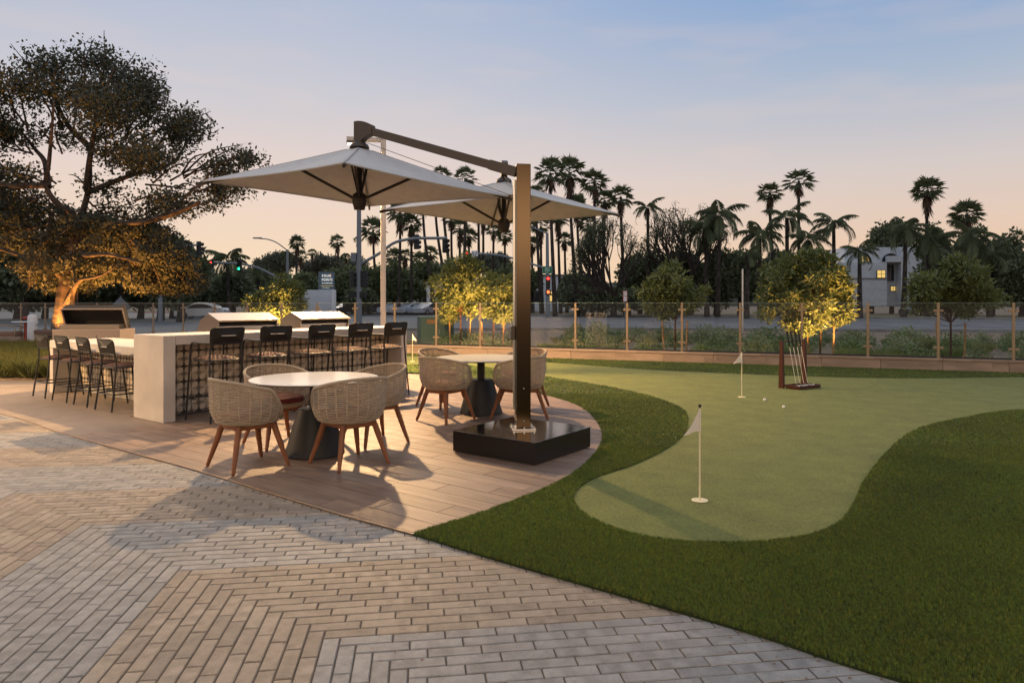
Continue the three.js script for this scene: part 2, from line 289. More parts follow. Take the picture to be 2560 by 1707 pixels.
{ const r = rng32(71), pos = [], N = 90; for (let i = 0; i < N; i++) { const f = k => { const a = -1.25 + 2.5 * k / N, h = 9 + 9 * fbm(k * 0.18, 3.1, 64, 4); return [V(Math.sin(a) * 330, -1, -Math.cos(a) * 330), V(Math.sin(a) * 350, h * 0.7, -Math.cos(a) * 350), V(Math.sin(a) * 420, h, -Math.cos(a) * 420)]; }; const A = f(i), B = f(i + 1); for (let k = 0; k < 2; k++) for (const v of [A[k], B[k], B[k + 1], A[k], B[k + 1], A[k + 1]]) pos.push(v.x, v.y, v.z); } const g = new THREE.BufferGeometry(); g.setAttribute('position', new THREE.BufferAttribute(new Float32Array(pos), 3)); g.computeVertexNormals(); struct('distant_hills', metric(g, 0.05), std(C(0.05, 0.055, 0.035), 0.95, { map: T.soil })); }
// edge where the pavers meet the deck and then the turf
const paverEdge = [[-60, -24], gr(-420, 975), gr(0, 1036), gr(153, 1084), gr(320, 1131), gr(490, 1178), gr(689, 1240), gr(860, 1292), gr(1031, 1339), gr(1225, 1398), gr(1570, 1497), gr(1889, 1590), gr(2240, 1703), [3.2, -1.78], [6.5, 0.3], [9, 2]];
const edgePts = smooth(paverEdge, 120);
const paverRegion = [...edgePts, [9, 14], [-60, 14]];
// ---- pavers: two runs of courses at right angles that interlock on a diagonal, colour bands of twelve courses
{
  struct('paver_bedding', sheet(paverRegion, -0.006, -0.3), M.joint);
  const A = [0.99, -0.14], B = [0.14, 0.99], P0 = [-1.851, -3.776], p = 0.075, Ln = 0.23, gap = 0.006, r = rng32(77);
  const tones = [[0.41, 0.325, 0.24], [0.385, 0.307, 0.228], [0.355, 0.285, 0.217], [0.43, 0.348, 0.262], [0.375, 0.36, 0.338], [0.345, 0.333, 0.313], [0.4, 0.383, 0.358], [0.355, 0.337, 0.313]];
  const variants = [];
  const paverGeo = (tone, ox, oy) => {
    const w = Ln - gap, d = p - gap, c = 0.004, pos = [], q = (a, b, e, f) => pos.push(...a, ...b, ...e, ...a, ...e, ...f);
    const t = [[-w / 2 + c, 0, d / 2 - c], [w / 2 - c, 0, d / 2 - c], [w / 2 - c, 0, -d / 2 + c], [-w / 2 + c, 0, -d / 2 + c]], m = [[-w / 2, -c, d / 2], [w / 2, -c, d / 2], [w / 2, -c, -d / 2], [-w / 2, -c, -d / 2]], b = m.map(v => [v[0], -0.03, v[2]]);
    q(...t); for (let i = 0; i < 4; i++) { const j = (i + 1) % 4; q(m[i], m[j], t[j], t[i]); q(b[i], b[j], m[j], m[i]); }
    const g = new THREE.BufferGeometry(); g.setAttribute('position', new THREE.BufferAttribute(new Float32Array(pos), 3)); g.computeVertexNormals(); metric(g, 1, ox, oy);
    const n = pos.length / 3, col = new Float32Array(n * 3); for (let i = 0; i < n; i++) col.set(tone, i * 3); g.setAttribute('color', new THREE.BufferAttribute(col, 3)); return g;
  };
  for (const t of tones) for (let k = 0; k < 4; k++) variants.push(paverGeo(t, r(), r()));
  const turnA = Math.atan2(0.14, 0.99), turnB = turnA + Math.PI / 2, all = [];
  const band = j => ((Math.floor(j / 12) % 2) + 2) % 2;      // 0 tan, 1 grey
  const put = (j, a, b, turn) => {
    const x = P0[0] + A[0] * a + B[0] * b, z = P0[1] + A[1] * a + B[1] * b; const lim = 0.8 * -z + 0.3;
    if (z > -2.25 || x < -lim - 0.4 || x > 2.2) return; if (z < -12.5) return;
    all.push({ x, z, turn, v: band(j) * 16 + Math.floor(r() * 16), y: (r() - 0.5) * 0.0025 });
  };
  for (let j = -110; j < 60; j++) { for (let n = 0; n < 70; n++) { put(j, (j + 1) * p + (n + 0.5) * Ln, (j + 0.5) * p, turnA); if (j < 36) put(j, (j + 0.5) * p, j * p + (n + 0.5) * Ln, turnB); } }
  const corner = o => { const c = Math.cos(o.turn), s = Math.sin(o.turn), w = (Ln - gap) / 2, d = (p - gap) / 2; return [[-w, -d], [w, -d], [w, d], [-w, d]].map(([a, b]) => [o.x + a * c + b * s, o.z - a * s + b * c]); };
  const whole = [], cut = [];
  for (const o of all) { const k = corner(o), n = k.filter(q => inside(paverRegion, ...q)).length; if (n === 4) whole.push(o); else if (n > 0) cut.push(o); }
  whole.sort((a, b) => b.z - a.z);
  const host = struct('paver_floor', sheet([[-2, -2.2], [1.4, -2.2], [1.4, -2.1], [-2, -2.1]], -0.02, -0.05), M.joint);
  const shown = o => o.z < -2.45 && Math.abs(o.x / o.z) < 0.79;
  let count = 0; const rest = [];
  for (const o of whole) {
    if (count < 300 && shown(o)) { const m = new THREE.Mesh(variants[o.v], M.paver); m.name = count ? `paver_${String(count).padStart(3, '0')}` : 'paver'; m.position.set(o.x, o.y, o.z); m.rotation.y = o.turn; m.castShadow = m.receiveShadow = true; host.add(m); count++; }
    else { const g = variants[o.v].clone(); g.rotateY(o.turn); g.translate(o.x, o.y, o.z); rest.push(g); }
  }
  for (const o of cut) { const P = clipRect(paverRegion, corner(o)); if (P.length > 2 && area(P) > 2e-4) { const g = sheet(P, 0, -0.03), t = tones[(o.v >> 2)], n = g.attributes.position.count, col = new Float32Array(n * 3); for (let i = 0; i < n; i++) col.set(t, i * 3); g.setAttribute('color', new THREE.BufferAttribute(col, 3)); rest.push(g); } }
  const m = mesh('paver_field', rest, M.paver, host); m.userData.kind = 'stuff';
}
// ---- outlines of deck, turf and putting green
const deckTurf = smooth([gr(1031, 1339), gr(1160, 1300), gr(1305, 1247.5), gr(1416.6, 1196.5), gr(1490, 1132.7), gr(1506, 1094.4), gr(1496, 1062.5), gr(1461, 1024.3), gr(1410, 1002), gr(1356, 987.6), gr(1250, 965), gr(1140, 949), gr(1053, 938), [-2.25, -14.2], [-3.4, -14.8]], 90);
const seamPts = edgePts.filter(q => q[0] > lb(0, 0)[0] - 99 && q[0] < -0.9999 * -gr(1031, 1339)[0] + 1e9).filter(q => q[0] <= gr(1031, 1339)[0] - 0.02 && q[0] >= bl(-1.2, 0)[0] - 0.4 && lb(...q)[1] > 0.02);
const deckStart = (() => { for (let i = 0; i < edgePts.length - 1; i++) { const a = lb(...edgePts[i]), b = lb(...edgePts[i + 1]); if (a[1] <= 0 && b[1] > 0) { const t = -a[1] / (b[1] - a[1]); return [mix(edgePts[i][0], edgePts[i + 1][0], t), mix(edgePts[i][1], edgePts[i + 1][1], t)]; } } })();
const deckOutline = [deckStart, ...seamPts, ...deckTurf, bl(5.2, -0.9), bl(0.02, -0.9), bl(0.02, 0)];
const concreteOutline = [deckStart, bl(0, 0), bl(0, -0.9), bl(5.6, -0.9), bl(6.4, -3), bl(5, -6.2), [-8.6, -12.9], [-20, -12.7], [-40, -16], ...edgePts.filter(q => q[0] > -38 && q[0] < deckStart[0] - 0.02)];
struct('concrete_patio', sheet(concreteOutline, 0.004, -0.3), M.concrete);
struct('pale_patio', sheet([[-34, -21.5], [-12, -21.5], [-9, -20], [-4, -19.6], wl(-1.3, -0.02), wl(-33, -0.02)], 0.0, -0.3), M.paleConcrete);
{
  const host = struct('tile_deck', sheet(deckOutline, 0.004, -0.3), M.joint), r = rng32(31);
  const mats = [[0.35, 0.252, 0.185], [0.325, 0.228, 0.166], [0.375, 0.274, 0.206], [0.295, 0.209, 0.154], [0.34, 0.25, 0.19]].map(c => std(C(...c), 0.55, { map: T.wood, bumpMap: T.woodBump, bumpScale: 0.0012 }));
  const w = 0.2, len = 1.2, g = 0.0032, tiles = [];
  const uvLoc = (geo, ou, ov) => { const p = geo.attributes.position, uv = new Float32Array(p.count * 2); for (let i = 0; i < p.count; i++) { const [x, z] = lb(p.getX(i), p.getZ(i)); uv[2 * i] = z / 1.2 + ou; uv[2 * i + 1] = x / 1.0 + ov; } geo.setAttribute('uv', new THREE.BufferAttribute(uv, 2)); return geo; };
  for (let i = -12; i < 40; i++) { const off = ((i * 0.4) % len + len) % len + (r() - 0.5) * 0.05; for (let k = -2; k < 9; k++) {
    const x0 = i * w + g, x1 = (i + 1) * w - g, z0 = k * len + off - 0.9 + g, z1 = z0 + len - 2 * g;
    const P = clipRect(deckOutline, [bl(x0, z0), bl(x1, z0), bl(x1, z1), bl(x0, z1)]); if (P.length < 3 || area(P) < 0.003) continue;
    const c = P.reduce((s, q) => [s[0] + q[0] / P.length, s[1] + q[1] / P.length], [0, 0]);
    const l = lb(...c); const hid = l[0] > 0.2 && l[0] < 4 && l[1] < -0.5; if (hid) continue;
    tiles.push({ P, d: Math.hypot(...c), ou: r(), ov: r(), m: Math.floor(r() * 5) });
  } }
  tiles.sort((a, b) => a.d - b.d);
  tiles.slice(0, 300).forEach((t, k) => { const m = mesh('plank_tile', uvLoc(sheet(t.P, 0.012, 0.002), t.ou, t.ov), mats[t.m], host); m.name = k ? `plank_tile_${String(k).padStart(3, '0')}` : 'plank_tile'; });
  if (tiles.length > 300) { const m = mesh('plank_field', tiles.slice(300).map(t => uvLoc(sheet(t.P, 0.012, 0.002), t.ou, t.ov)), mats[0], host); m.userData.kind = 'stuff'; }
  // slim metal trim between pavers and deck
  const tp = [...edgePts.filter(q => q[0] > -16 && q[0] < deckStart[0]), deckStart, ...seamPts, gr(1031, 1339)].map(q => V(q[0], 0.011, q[1]));
  tag(mesh('edge_trim', tube(tp, 0.0035, 140, 6), M.champagne), 'slim metal trim strip between the pavers and plank deck', 'trim');
}
const greenOutline = smooth([gr(1016, 912), gr(1200, 917), gr(1367, 943), gr(1474, 960.5), gr(1590, 982), gr(1680, 1011), gr(1712, 1029), gr(1721, 1050), gr(1716, 1078.6), gr(1694, 1105.6), gr(1635, 1141.7), gr(1567.6, 1171), gr(1500, 1193), gr(1460, 1214), gr(1440, 1233), gr(1434, 1253), gr(1451, 1279), gr(1504, 1311.7), gr(1570, 1335), gr(1663, 1354), gr(1796, 1361.5), gr(1928.6, 1357), gr(2028, 1341), gr(2094, 1313), gr(2134, 1265), gr(2161, 1205.6), gr(2207, 1146), gr(2247, 1106), gr(2300, 1073), gr(2393, 1050), gr(2560, 1026.5), [9.5, -9.2], [12.5, -10], [13.2, -12], [12.4, -13], gr(2560, 943.4), gr(2401, 945.6), gr(2176, 945.6), gr(1951, 938.9), gr(1680, 927.6), gr(1500, 916.3), gr(1367, 906), gr(1200, 897), gr(1016, 891), [-4.6, -18.6], [-4.7, -17.2]], 220, true);
const turfOuter = [...edgePts.filter(q => q[0] > gr(1031, 1339)[0]), [16, 2], [20, -6], wl(22, -0.01), wl(-3, -0.01), [-6.3, -20], [-4.5, -16], ...deckTurf.slice().reverse()];
struct('putting_green', sheet(greenOutline, 0.008, -0.3), M.green);
struct('turf_backing', sheet(turfOuter, 0.012, -0.3, [greenOutline]), M.turf);
{ // short synthetic grass: tufts of blades, denser near the viewer's end of the lawn
  const r = rng32(9), pos = [], blade = (x, z, a, h, lean, w) => { const cx = Math.cos(a), cz = Math.sin(a), sx = -cz * w, sz = cx * w; pos.push(x - sx, 0, z - sz, x + sx, 0, z + sz, x + cx * lean, h, z + cz * lean); };
  const tuft = n => { pos.length = 0; for (let i = 0; i < n; i++) { const a = r() * 6.283, q = r() * 0.011; blade(Math.cos(a) * q, Math.sin(a) * q, r() * 6.283, 0.012 + r() * 0.013, 0.005 + r() * 0.012, 0.0013 + r() * 0.0008); } const g = new THREE.BufferGeometry(); g.setAttribute('position', new THREE.BufferAttribute(new Float32Array(pos), 3)); g.computeVertexNormals(); return g; };
  const pts = [];
  const zone = (z0, z1, dens, sc) => { const n = Math.floor((z1 - z0) * 16 * dens); for (let i = 0; i < n; i++) { const z = z0 + r() * (z1 - z0), x = -4 + r() * 16; if (Math.abs(x / z) > 0.8 || z > -1.95) continue; if (inside(turfOuter, x, z) && !inside(greenOutline, x, z)) pts.push([x, z, sc]); } };
  zone(-4.6, -1.9, 13500, 0.72); zone(-7, -4.6, 7600, 0.85); zone(-11, -7, 2800, 1.25); zone(-20.5, -11, 700, 1.9);
  const base = [0.125, 0.185, 0.014], mat = leaf(1, 1, 1, 0.25); mat.color.setRGB(1, 1, 1);
  const im = new THREE.InstancedMesh(tuft(11), mat, pts.length), m4 = new THREE.Matrix4(), q = new THREE.Quaternion(), col = new THREE.Color();
  pts.forEach(([x, z, s], i) => { q.setFromAxisAngle(V(0, 1, 0), r() * 6.283); m4.compose(V(x, 0.012, z), q, V(s, (0.8 + r() * 0.35) * (s < 1 ? 0.9 : 1), s)); im.setMatrixAt(i, m4); const pn = fbm(x * 1.3 + 50, z * 1.3 + 50, 200, 4), k = (0.45 + r() * 0.9) * (0.72 + 0.56 * pn), y = r() < 0.06 + 0.22 * fbm(x * 0.7 + 90, z * 0.7 + 70, 200, 3, 1) ? 1.75 : 1; col.setRGB(base[0] * k * y, base[1] * k * (y > 1 ? 1.15 : 1), base[2] * k); im.setColorAt(i, col); });
  im.name = 'turf_grass'; im.castShadow = im.receiveShadow = true; tag(im, 'short dark green synthetic turf fringing the putting green', 'turf', null, 'stuff'); scene.add(im);
  console.log('turf tufts', pts.length);
}

// ================================================================ WALL AND GLASS FENCE
{
  const wall = thing('retaining_wall', 'low tan stone block wall carrying the glass fence', 'wall'); const r = rng32(3);
  const ang = -Math.atan2(wallDir[1], wallDir[0]), mats = [[0.5, 0.365, 0.265], [0.47, 0.345, 0.25], [0.53, 0.39, 0.285]].map(c => std(C(...c), 0.75, { map: T.stone }));
  for (let s = -32.4, k = 0; s < 20; s += 1.2, k++) { const [x, z] = wl(s + 0.6, 0.13); const g = bx(1.194, 0.22, 0.24, 0, 0.11, 0, 0.004); metric(norm(g), 1, r(), r()); g.rotateY(ang); g.translate(x, 0, z); mesh('stone_block', [g], mats[k % 3], wall); }
  for (let s = -32.4; s < 20; s += 2.4) { const [x, z] = wl(s + 1.2, 0.125); const g = bx(2.395, 0.05, 0.27, 0, 0.247, 0, 0.006); metric(norm(g), 1, r(), r()); g.rotateY(ang); g.translate(x, 0, z); mesh('cap_stone', [g], mats[2], wall); }
  const fence = thing('glass_fence', 'clear glass panel fence with champagne metal posts on the low wall', 'fence', [0, 0, 0]);
  const pg = norm(bx(0.056, 1.215, 0.03, 0, 0.272 + 0.6075, 0, 0.004)); pg.rotateY(ang); const cgs = [-1, 1].map(k => norm(bx(0.066, 0.05, 0.044, k * 0.0615, 0, 0.004, 0.004)).rotateY(ang));
  const shoe = norm(bx(1.3, 0.035, 0.03, 0, 0.292, 0)); shoe.rotateY(ang);
  for (let k = -2; k < 25; k++) {
    const s = 14.5 - 1.372 * k, [x, z] = wl(s, 0.1), p = mesh('post', [pg.clone()], M.champagne, fence); p.position.set(x, 0, z);
    for (const h of [0.5, 1.31]) for (const cg of cgs) { const c = mesh('clamp', cg, M.champagne, p); c.position.y = h; }
    const [gx, gz] = wl(s - 0.686, 0.1), gl = norm(bx(1.29, 1.16, 0.012, 0, 0, 0)); gl.rotateY(ang);
    const pane = mesh('glass_panel', gl, M.glass, fence); pane.position.set(gx, 0.32 + 0.58, gz);
    const e = norm(bx(1.29, 0.004, 0.0125, 0, 0, 0)); e.rotateY(ang); const em = mesh('glass_edge', e, M.glassEdge, pane); em.position.y = 0.582;
    const sh = mesh('bottom_channel', shoe, M.blackMetal, pane); sh.position.y = -0.9;
  }
}

// ================================================================ BAR
{
  const bar = thing('outdoor_bar', 'L shaped pale plaster bar with patterned tile front on the deck', 'bar counter', [BO[0], 0.006, BO[1]], BT);
  const r = rng32(8);
  mesh('end_panel', [bx(0.15, 1.07, 0.78, 0.075, 0.535, -0.39, 0.006)], M.plaster, bar, 1);
  mesh('end_panel', [bx(0.13, 1.07, 0.78, 4.055, 0.535, -0.39, 0.006)], M.plaster, bar, 1);
  mesh('bar_top', [bx(3.836, 0.12, 0.78, 2.07, 1.01, -0.39, 0.006)], M.plaster, bar, 1);
  const body = mesh('bar_body', [box0(3.83, 0.94, 0.38, 2.07, 0.006, -0.585)], M.grout, bar);
  mesh('counter_top', [bx(1.0, 0.12, 3.62, 0.8, 0.8, -2.6, 0.006)], M.counter, bar, 1);
  mesh('counter_end', [bx(1.0, 0.735, 0.13, 0.8, 0.3705, -4.34, 0.005)], M.plaster, bar, 1);
  const body2 = mesh('counter_body', [box0(0.6, 0.72, 3.46, 0.98, 0.006, -2.53)], M.grout, bar);
  const tg = metric(norm(new RoundedBoxGeometry(0.196, 0.196, 0.012, 1, 0.002))); { const p = tg.attributes.position, uv = tg.attributes.uv; for (let i = 0; i < p.count; i++) uv.setXY(i, p.getX(i) / 0.2 + 0.5, p.getY(i) / 0.2 + 0.5); }
  for (let i = 0; i < 19; i++) for (let j = 0; j < 5; j++) {
    if ((i === 9 || i === 10) && j === 3) continue;
    const yy = 0.945 - 0.1 - j * 0.2 + (j === 4 ? 0.0 : 0); if (yy < 0.04) { continue; } const t = mesh('tile', tg, M.tile, body); t.position.set(0.255 + i * 0.2, yy, -0.389);
  }
  for (let i = 0; i < 17; i++) for (let j = 0; j < 4; j++) { const yy = 0.73 - 0.1 - j * 0.2; if (yy < 0.08) continue; const t = mesh('tile', tg, M.tile, body2); t.position.set(0.674, yy, -0.9 - i * 0.2); t.rotation.y = -Math.PI / 2; }
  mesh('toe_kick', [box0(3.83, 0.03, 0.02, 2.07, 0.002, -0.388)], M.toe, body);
  const vent = mesh('vent_grille', [bx(0.396, 0.196, 0.01, 2.155, 0.245, -0.392)], M.grout, body);
  mesh('slat', Array.from({ length: 9 }, (_, k) => bx(0.16, 0.008, 0.014, 2.06 + 0.19 * (k % 2), 0.18 + Math.floor(k / 2) * 0.03, -0.386)), M.toe, vent);
}

// ---- stools
function makeStool(name, seatH, backTop, arms, label, group) {
  const o = thing(name, label, 'bar stool', [0, 0, 0], 0, group), b = backTop, R = 0.0125;
  const px = 0.205;                       // half width at the seat; front is +z
  for (const s of [-1, 1]) {
    mesh('rear_leg', [tube([V(s * 0.245, 0.008, -0.275), V(s * (px + 0.01), seatH, -0.205), V(s * px, seatH + 0.12, -0.205), V(s * (px - 0.005), b - 0.05, -0.255)], R, 20, 8)], M.blackMetal, o);
    const fl = arms ? [V(s * 0.245, 0.008, 0.275), V(s * 0.225, seatH, 0.21), V(s * 0.222, seatH + 0.17, 0.19), V(s * 0.222, seatH + 0.2, 0.16), V(s * 0.216, seatH + 0.2, 0.0), V(s * px, seatH + 0.2, -0.215)] : [V(s * 0.24, 0.008, 0.265), V(s * 0.21, seatH - 0.01, 0.2)];
    mesh(arms ? 'front_leg_and_arm' : 'front_leg', [tube(fl, R, arms ? 36 : 6, 8)], M.blackMetal, o);
  }
  const fh = arms ? 0.28 : 0.24, k = 1 - fh / seatH, fx = mix(px + 0.02, 0.245, k), fz = mix(0.205, 0.27, k);
  mesh('footrest', [tube([V(-fx, fh, fz), V(fx, fh, fz)], 0.011, 2, 8), tube([V(-fx, fh, -fz), V(fx, fh, -fz)], 0.009, 2, 6), tube([V(-fx, fh, -fz), V(-fx, fh, fz)], 0.009, 2, 6), tube([V(fx, fh, -fz), V(fx, fh, fz)], 0.009, 2, 6)], M.blackMetal, o);
  const sq = (t, a) => { const c = Math.cos(t), s = Math.sin(t), p = 0.55; return [Math.sign(c) * Math.pow(Math.abs(c), p) * a, Math.sign(s) * Math.pow(Math.abs(s), p) * a]; };
  mesh('seat_frame', [tube(Array.from({ length: 24 }, (_, i) => { const [x, z] = sq(i / 24 * 6.283, 0.222); return V(x, seatH - 0.015, z); }), 0.011, 60, 6, true)], M.blackMetal, o);
  // woven seat: ropes fan over a low dome
  const ropes = []; const N = 15;
  for (let i = 0; i < N; i++) { const x = -0.205 + 0.41 * (i + 0.5) / N; const hz = 0.215 * Math.pow(Math.max(0, 1 - Math.pow(Math.abs(x) / 0.215, 3.6)), 0.28); const pts = []; for (let j = 0; j <= 10; j++) { const t = j / 10 * 2 - 1; pts.push(V(x * (1 - 0.05 * t * t), seatH - 0.012 + 0.034 * (1 - Math.pow(Math.abs(t), 3)) * (1 - Math.pow(Math.abs(x) / 0.22, 3)) + ((i + j) % 2) * 0.006, t * hz)); } ropes.push(tube(pts, 0.0108, 20, 6)); }
  mesh('seat_pan', [lathe([[0.001, 0], [0.19, 0], [0.195, 0.006], [0.001, 0.008]], 24).translate(0, seatH - 0.02, 0)], M.toe, o);
  mesh('woven_seat', ropes, M.cane, o);
  // back panel with a slot, rounded corners, gently curved
  const w = 0.46, h = arms ? 0.205 : 0.215, c = 0.055, sh = new THREE.Shape(); sh.moveTo(-w / 2 + c, h); sh.lineTo(w / 2 - c, h); sh.quadraticCurveTo(w / 2, h, w / 2, h - c); sh.lineTo(w / 2 - 0.012, 0.02); sh.quadraticCurveTo(w / 2 - 0.014, 0, w / 2 - 0.04, 0); sh.lineTo(-w / 2 + 0.04, 0); sh.quadraticCurveTo(-w / 2 + 0.014, 0, -w / 2 + 0.012, 0.02); sh.lineTo(-w / 2, h - c); sh.quadraticCurveTo(-w / 2, h, -w / 2 + c, h);
  const hole = new THREE.Path(); hole.moveTo(-0.105, h * 0.47); for (let i = 0; i <= 12; i++) hole.lineTo(-0.105 + 0.21 * i / 12, h * 0.47); for (let i = 12; i >= 0; i--) hole.lineTo(-0.105 + 0.21 * i / 12, h * 0.47 + 0.02); sh.holes.push(hole);
  let g = norm(new THREE.ExtrudeGeometry(sh, { depth: 0.008, bevelEnabled: true, bevelThickness: 0.004, bevelSize: 0.004, bevelSegments: 2, curveSegments: 8 }));
  const p = g.attributes.position; for (let i = 0; i < p.count; i++) { const x = p.getX(i), y = p.getY(i); p.setZ(i, p.getZ(i) - 0.045 + x * x * 0.85 - (y / h) * 0.045); } g.computeVertexNormals(); g.translate(0, b - h, -0.215);
  mesh('backrest', [g], M.stoolBack, o);
  return o;
}
{
  const gs = 'tall armed stools along the high bar', s0 = makeStool('bar_stool', 0.775, 1.165, true, '', gs); scene.remove(s0);
  const lab = ['black armed bar stool beside the plaster end of the high bar', 'black armed bar stool second from the plaster pillar of the high bar', 'black armed bar stool in the middle of the high bar', 'black armed bar stool second from the far end of the high bar', 'black armed bar stool at the far end of the high bar'];
  names.bar_stool = undefined;
  for (let k = 0; k < 5; k++) { const [x, z] = bl(0.27 + 0.24 + 0.71 * k, 0.31); const o = dup(s0, [x, 0.012, z], BT + Math.PI + [0.03, -0.05, 0.04, 0.0, -0.03][k], lab[k], gs); }
  const gl = 'armless stools along the lower counter', s1 = makeStool('counter_stool', 0.615, 0.985, false, '', gl); scene.remove(s1); names.counter_stool = undefined;
  const lab2 = ['armless black counter stool nearest the plaster pillar', 'armless black counter stool second from the plaster pillar', 'armless black counter stool third from the plaster pillar', 'armless black counter stool at the outer end of the lower counter'];
  [1.59, 2.32, 3.08, 3.86].forEach((v, k) => { const [x, z] = bl(0.24, -v); dup(s1, [x, 0.004, z], BT + Math.PI / 2 + [0.02, -0.03, 0.03, 0][k], lab2[k], gl); });
}

// ---- rope armchairs
function makeArmchair() {
  const o = thing('rope_armchair', '', 'armchair'), H0 = 0.405;
  const phiMax = 2.32, rimH = f => { const a = Math.abs(f); return a < 0.6 ? 0.8 - 0.012 * (a / 0.6) ** 2 : a < 1.72 ? mix(0.788, 0.705, Math.pow((a - 0.6) / 1.12, 1.25)) : mix(0.705, 0.475, Math.pow(Math.min(1, (a - 1.72) / 0.6), 1.1)); };
  const prof = h => { const t = (h - H0) / (0.79 - H0); return 0.25 + 0.066 * Math.pow(Math.min(1, t / 0.32), 0.5) + 0.01 * t; };
  const pt = (f, h, dr = 0) => { const r = prof(h) + dr; return V(Math.sin(f) * r * 1.02, h, -Math.cos(f) * r * 0.98 + 0.0); };   // back is -z
  const ribs = 17, strands = 25, ropes = [];
  for (let k = 0; k < strands; k++) {
    const h = H0 + 0.012 + k * 0.0152; let fm = phiMax; while (fm > 0.1 && rimH(fm) - 0.012 < h) fm -= 0.02; if (fm < 0.2) break;
    const n = Math.max(14, Math.round(fm * 26)), pts = [];
    for (let i = 0; i <= n; i++) { const f = -fm + 2 * fm * i / n, q = (f / phiMax + 1) / 2 * (ribs - 1); pts.push(pt(f, Math.min(h + 0.002 * Math.sin(q * 3 + k), rimH(f) - 0.008), 0.0045 * Math.cos(q * Math.PI) * (k % 2 ? 1 : -1))); }
    ropes.push(tube(pts, 0.0057, n, 6));
  }
  mesh('woven_rope', ropes, M.rope, o);
  for (let i = 1; i < ribs - 1; i++) { const f = (i / (ribs - 1) * 2 - 1) * phiMax, top = rimH(f), pts = []; for (let j = 0; j <= 6; j++) pts.push(pt(f, mix(H0, top, j / 6))); mesh('upright', [tube(pts, 0.0078, 10, 6)], M.rope, o); }
  const rim = []; for (let i = 0; i <= 50; i++) { const f = (i / 50 * 2 - 1) * phiMax; rim.push(pt(f, rimH(f), 0)); }
  const fr = pt(phiMax, 0.475), fl = pt(-phiMax, 0.475);
  mesh('rim', [tube(rim, 0.0155, 110, 8), tube([fl, V(fl.x * 0.75, 0.437, fl.z + 0.03), V(0, 0.428, fl.z + 0.045), V(fr.x * 0.75, 0.437, fr.z + 0.03), fr], 0.019, 30, 8)], M.rope, o);
  mesh('seat_shell', [lathe([[0.001, 0.385], [0.2, 0.387], [0.236, 0.4], [0.25, 0.425], [0.001, 0.428]], 40)], M.rope, o);
  const cp = []; for (let i = 0; i <= 12; i++) { const a = -Math.PI / 2 + Math.PI * i / 12; cp.push([0.235 + 0.02 * Math.cos(a), 0.464 + 0.034 * Math.sin(a)]); } cp.unshift([0.001, 0.43]); cp.push([0.12, 0.503], [0.001, 0.506]);
  mesh('seat_cushion', [lathe(cp, 44)], M.cushion, o);
  for (const [sx, sz] of [[-1, -1], [1, -1], [-1, 1], [1, 1]]) {
    const top = V(sx * 0.155, 0.385, sz * 0.155), mid = V(sx * 0.18, 0.33, sz * 0.18), ft = V(sx * 0.255, 0.01, sz * 0.255);
    mesh('leg', [taper([V(sx * 0.158, 0.388, sz * 0.158), V(sx * 0.172, 0.335, sz * 0.172), V(sx * 0.213, 0.17, sz * 0.213), ft], [0.0275, 0.0265, 0.022, 0.0165], 9), limb(V(ft.x, 0.001, ft.z), ft, 0.013, 0.014, 8)], M.teak, o);
  }
  mesh('seat_rail', [beam(V(-0.16, 0.372, -0.16), V(0.16, 0.372, -0.16), 0.034, 0.045, 0.006), beam(V(-0.16, 0.372, 0.16), V(0.16, 0.372, 0.16), 0.03, 0.035, 0.006), beam(V(-0.16, 0.372, -0.145), V(-0.16, 0.372, 0.145), 0.03, 0.035, 0.006), beam(V(0.16, 0.372, -0.145), V(0.16, 0.372, 0.145), 0.03, 0.035, 0.006)], M.teak, o);
  return o;
}
{
  const c0 = makeArmchair(); scene.remove(c0); names.rope_armchair = undefined;
  const g1 = 'rope armchairs round the deck tables';
  const put = (x, z, fx, fz, label) => dup(c0, [x, 0.012, z], Math.atan2(fx, fz), label, g1);
  put(-2.38, -6.15, 0.68, -0.73, 'rope armchair with red cushion turned from the pavers at the front table');
  put(-1.49, -6.24, -0.7, -0.71, 'rope armchair at the front table on the side facing the putting green corner');
  put(-2.44, -7.12, 0.72, 0.69, 'rope armchair between the front table and the first bar stools');
  put(-1.45, -7.2, -0.75, 0.66, 'rope armchair between the front table and the far table');
  put(-0.83, -8.55, 0.62, -0.78, 'rope armchair at the far table nearest the front table');
  put(0.09, -8.6, -0.65, -0.76, 'rope armchair at the far table just behind the umbrella mast');
  put(-1.0, -9.72, 0.74, 0.67, 'rope armchair at the far table on the bar end side');
  put(0.16, -9.7, -0.72, 0.69, 'rope armchair at the far table on the glass fence side');
  const table = (x, z, label) => {
    const o = thing('round_table', label, 'table', [x, 0.012, z], 0, 'round white tables on the deck');
    const e = []; for (let i = 0; i <= 6; i++) { const a = -Math.PI / 2 + Math.PI * i / 6; e.push([0.604 + 0.006 * Math.cos(a), 0.733 + 0.006 * Math.sin(a)]); }
    mesh('table_top', [lathe([[0.001, 0.727], ...e, [0.001, 0.739]], 96)], M.tableTop, o);
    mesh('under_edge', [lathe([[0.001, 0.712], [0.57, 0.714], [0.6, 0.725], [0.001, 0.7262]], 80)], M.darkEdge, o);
    mesh('stem', [lathe([[0.05, 0.43], [0.05, 0.711], [0.001, 0.711]], 32)], M.cone, o);
    mesh('cone_base', [lathe([[0.001, 0.003], [0.278, 0.003], [0.285, 0.012], [0.163, 0.44], [0.155, 0.447], [0.001, 0.447]], 64)], M.cone, o);
  };
  table(-1.92, -6.65, 'round white table on black cone pedestal, nearest the pavers'); table(-0.414, -9.12, 'round white table on black cone pedestal, behind the umbrella mast');
}

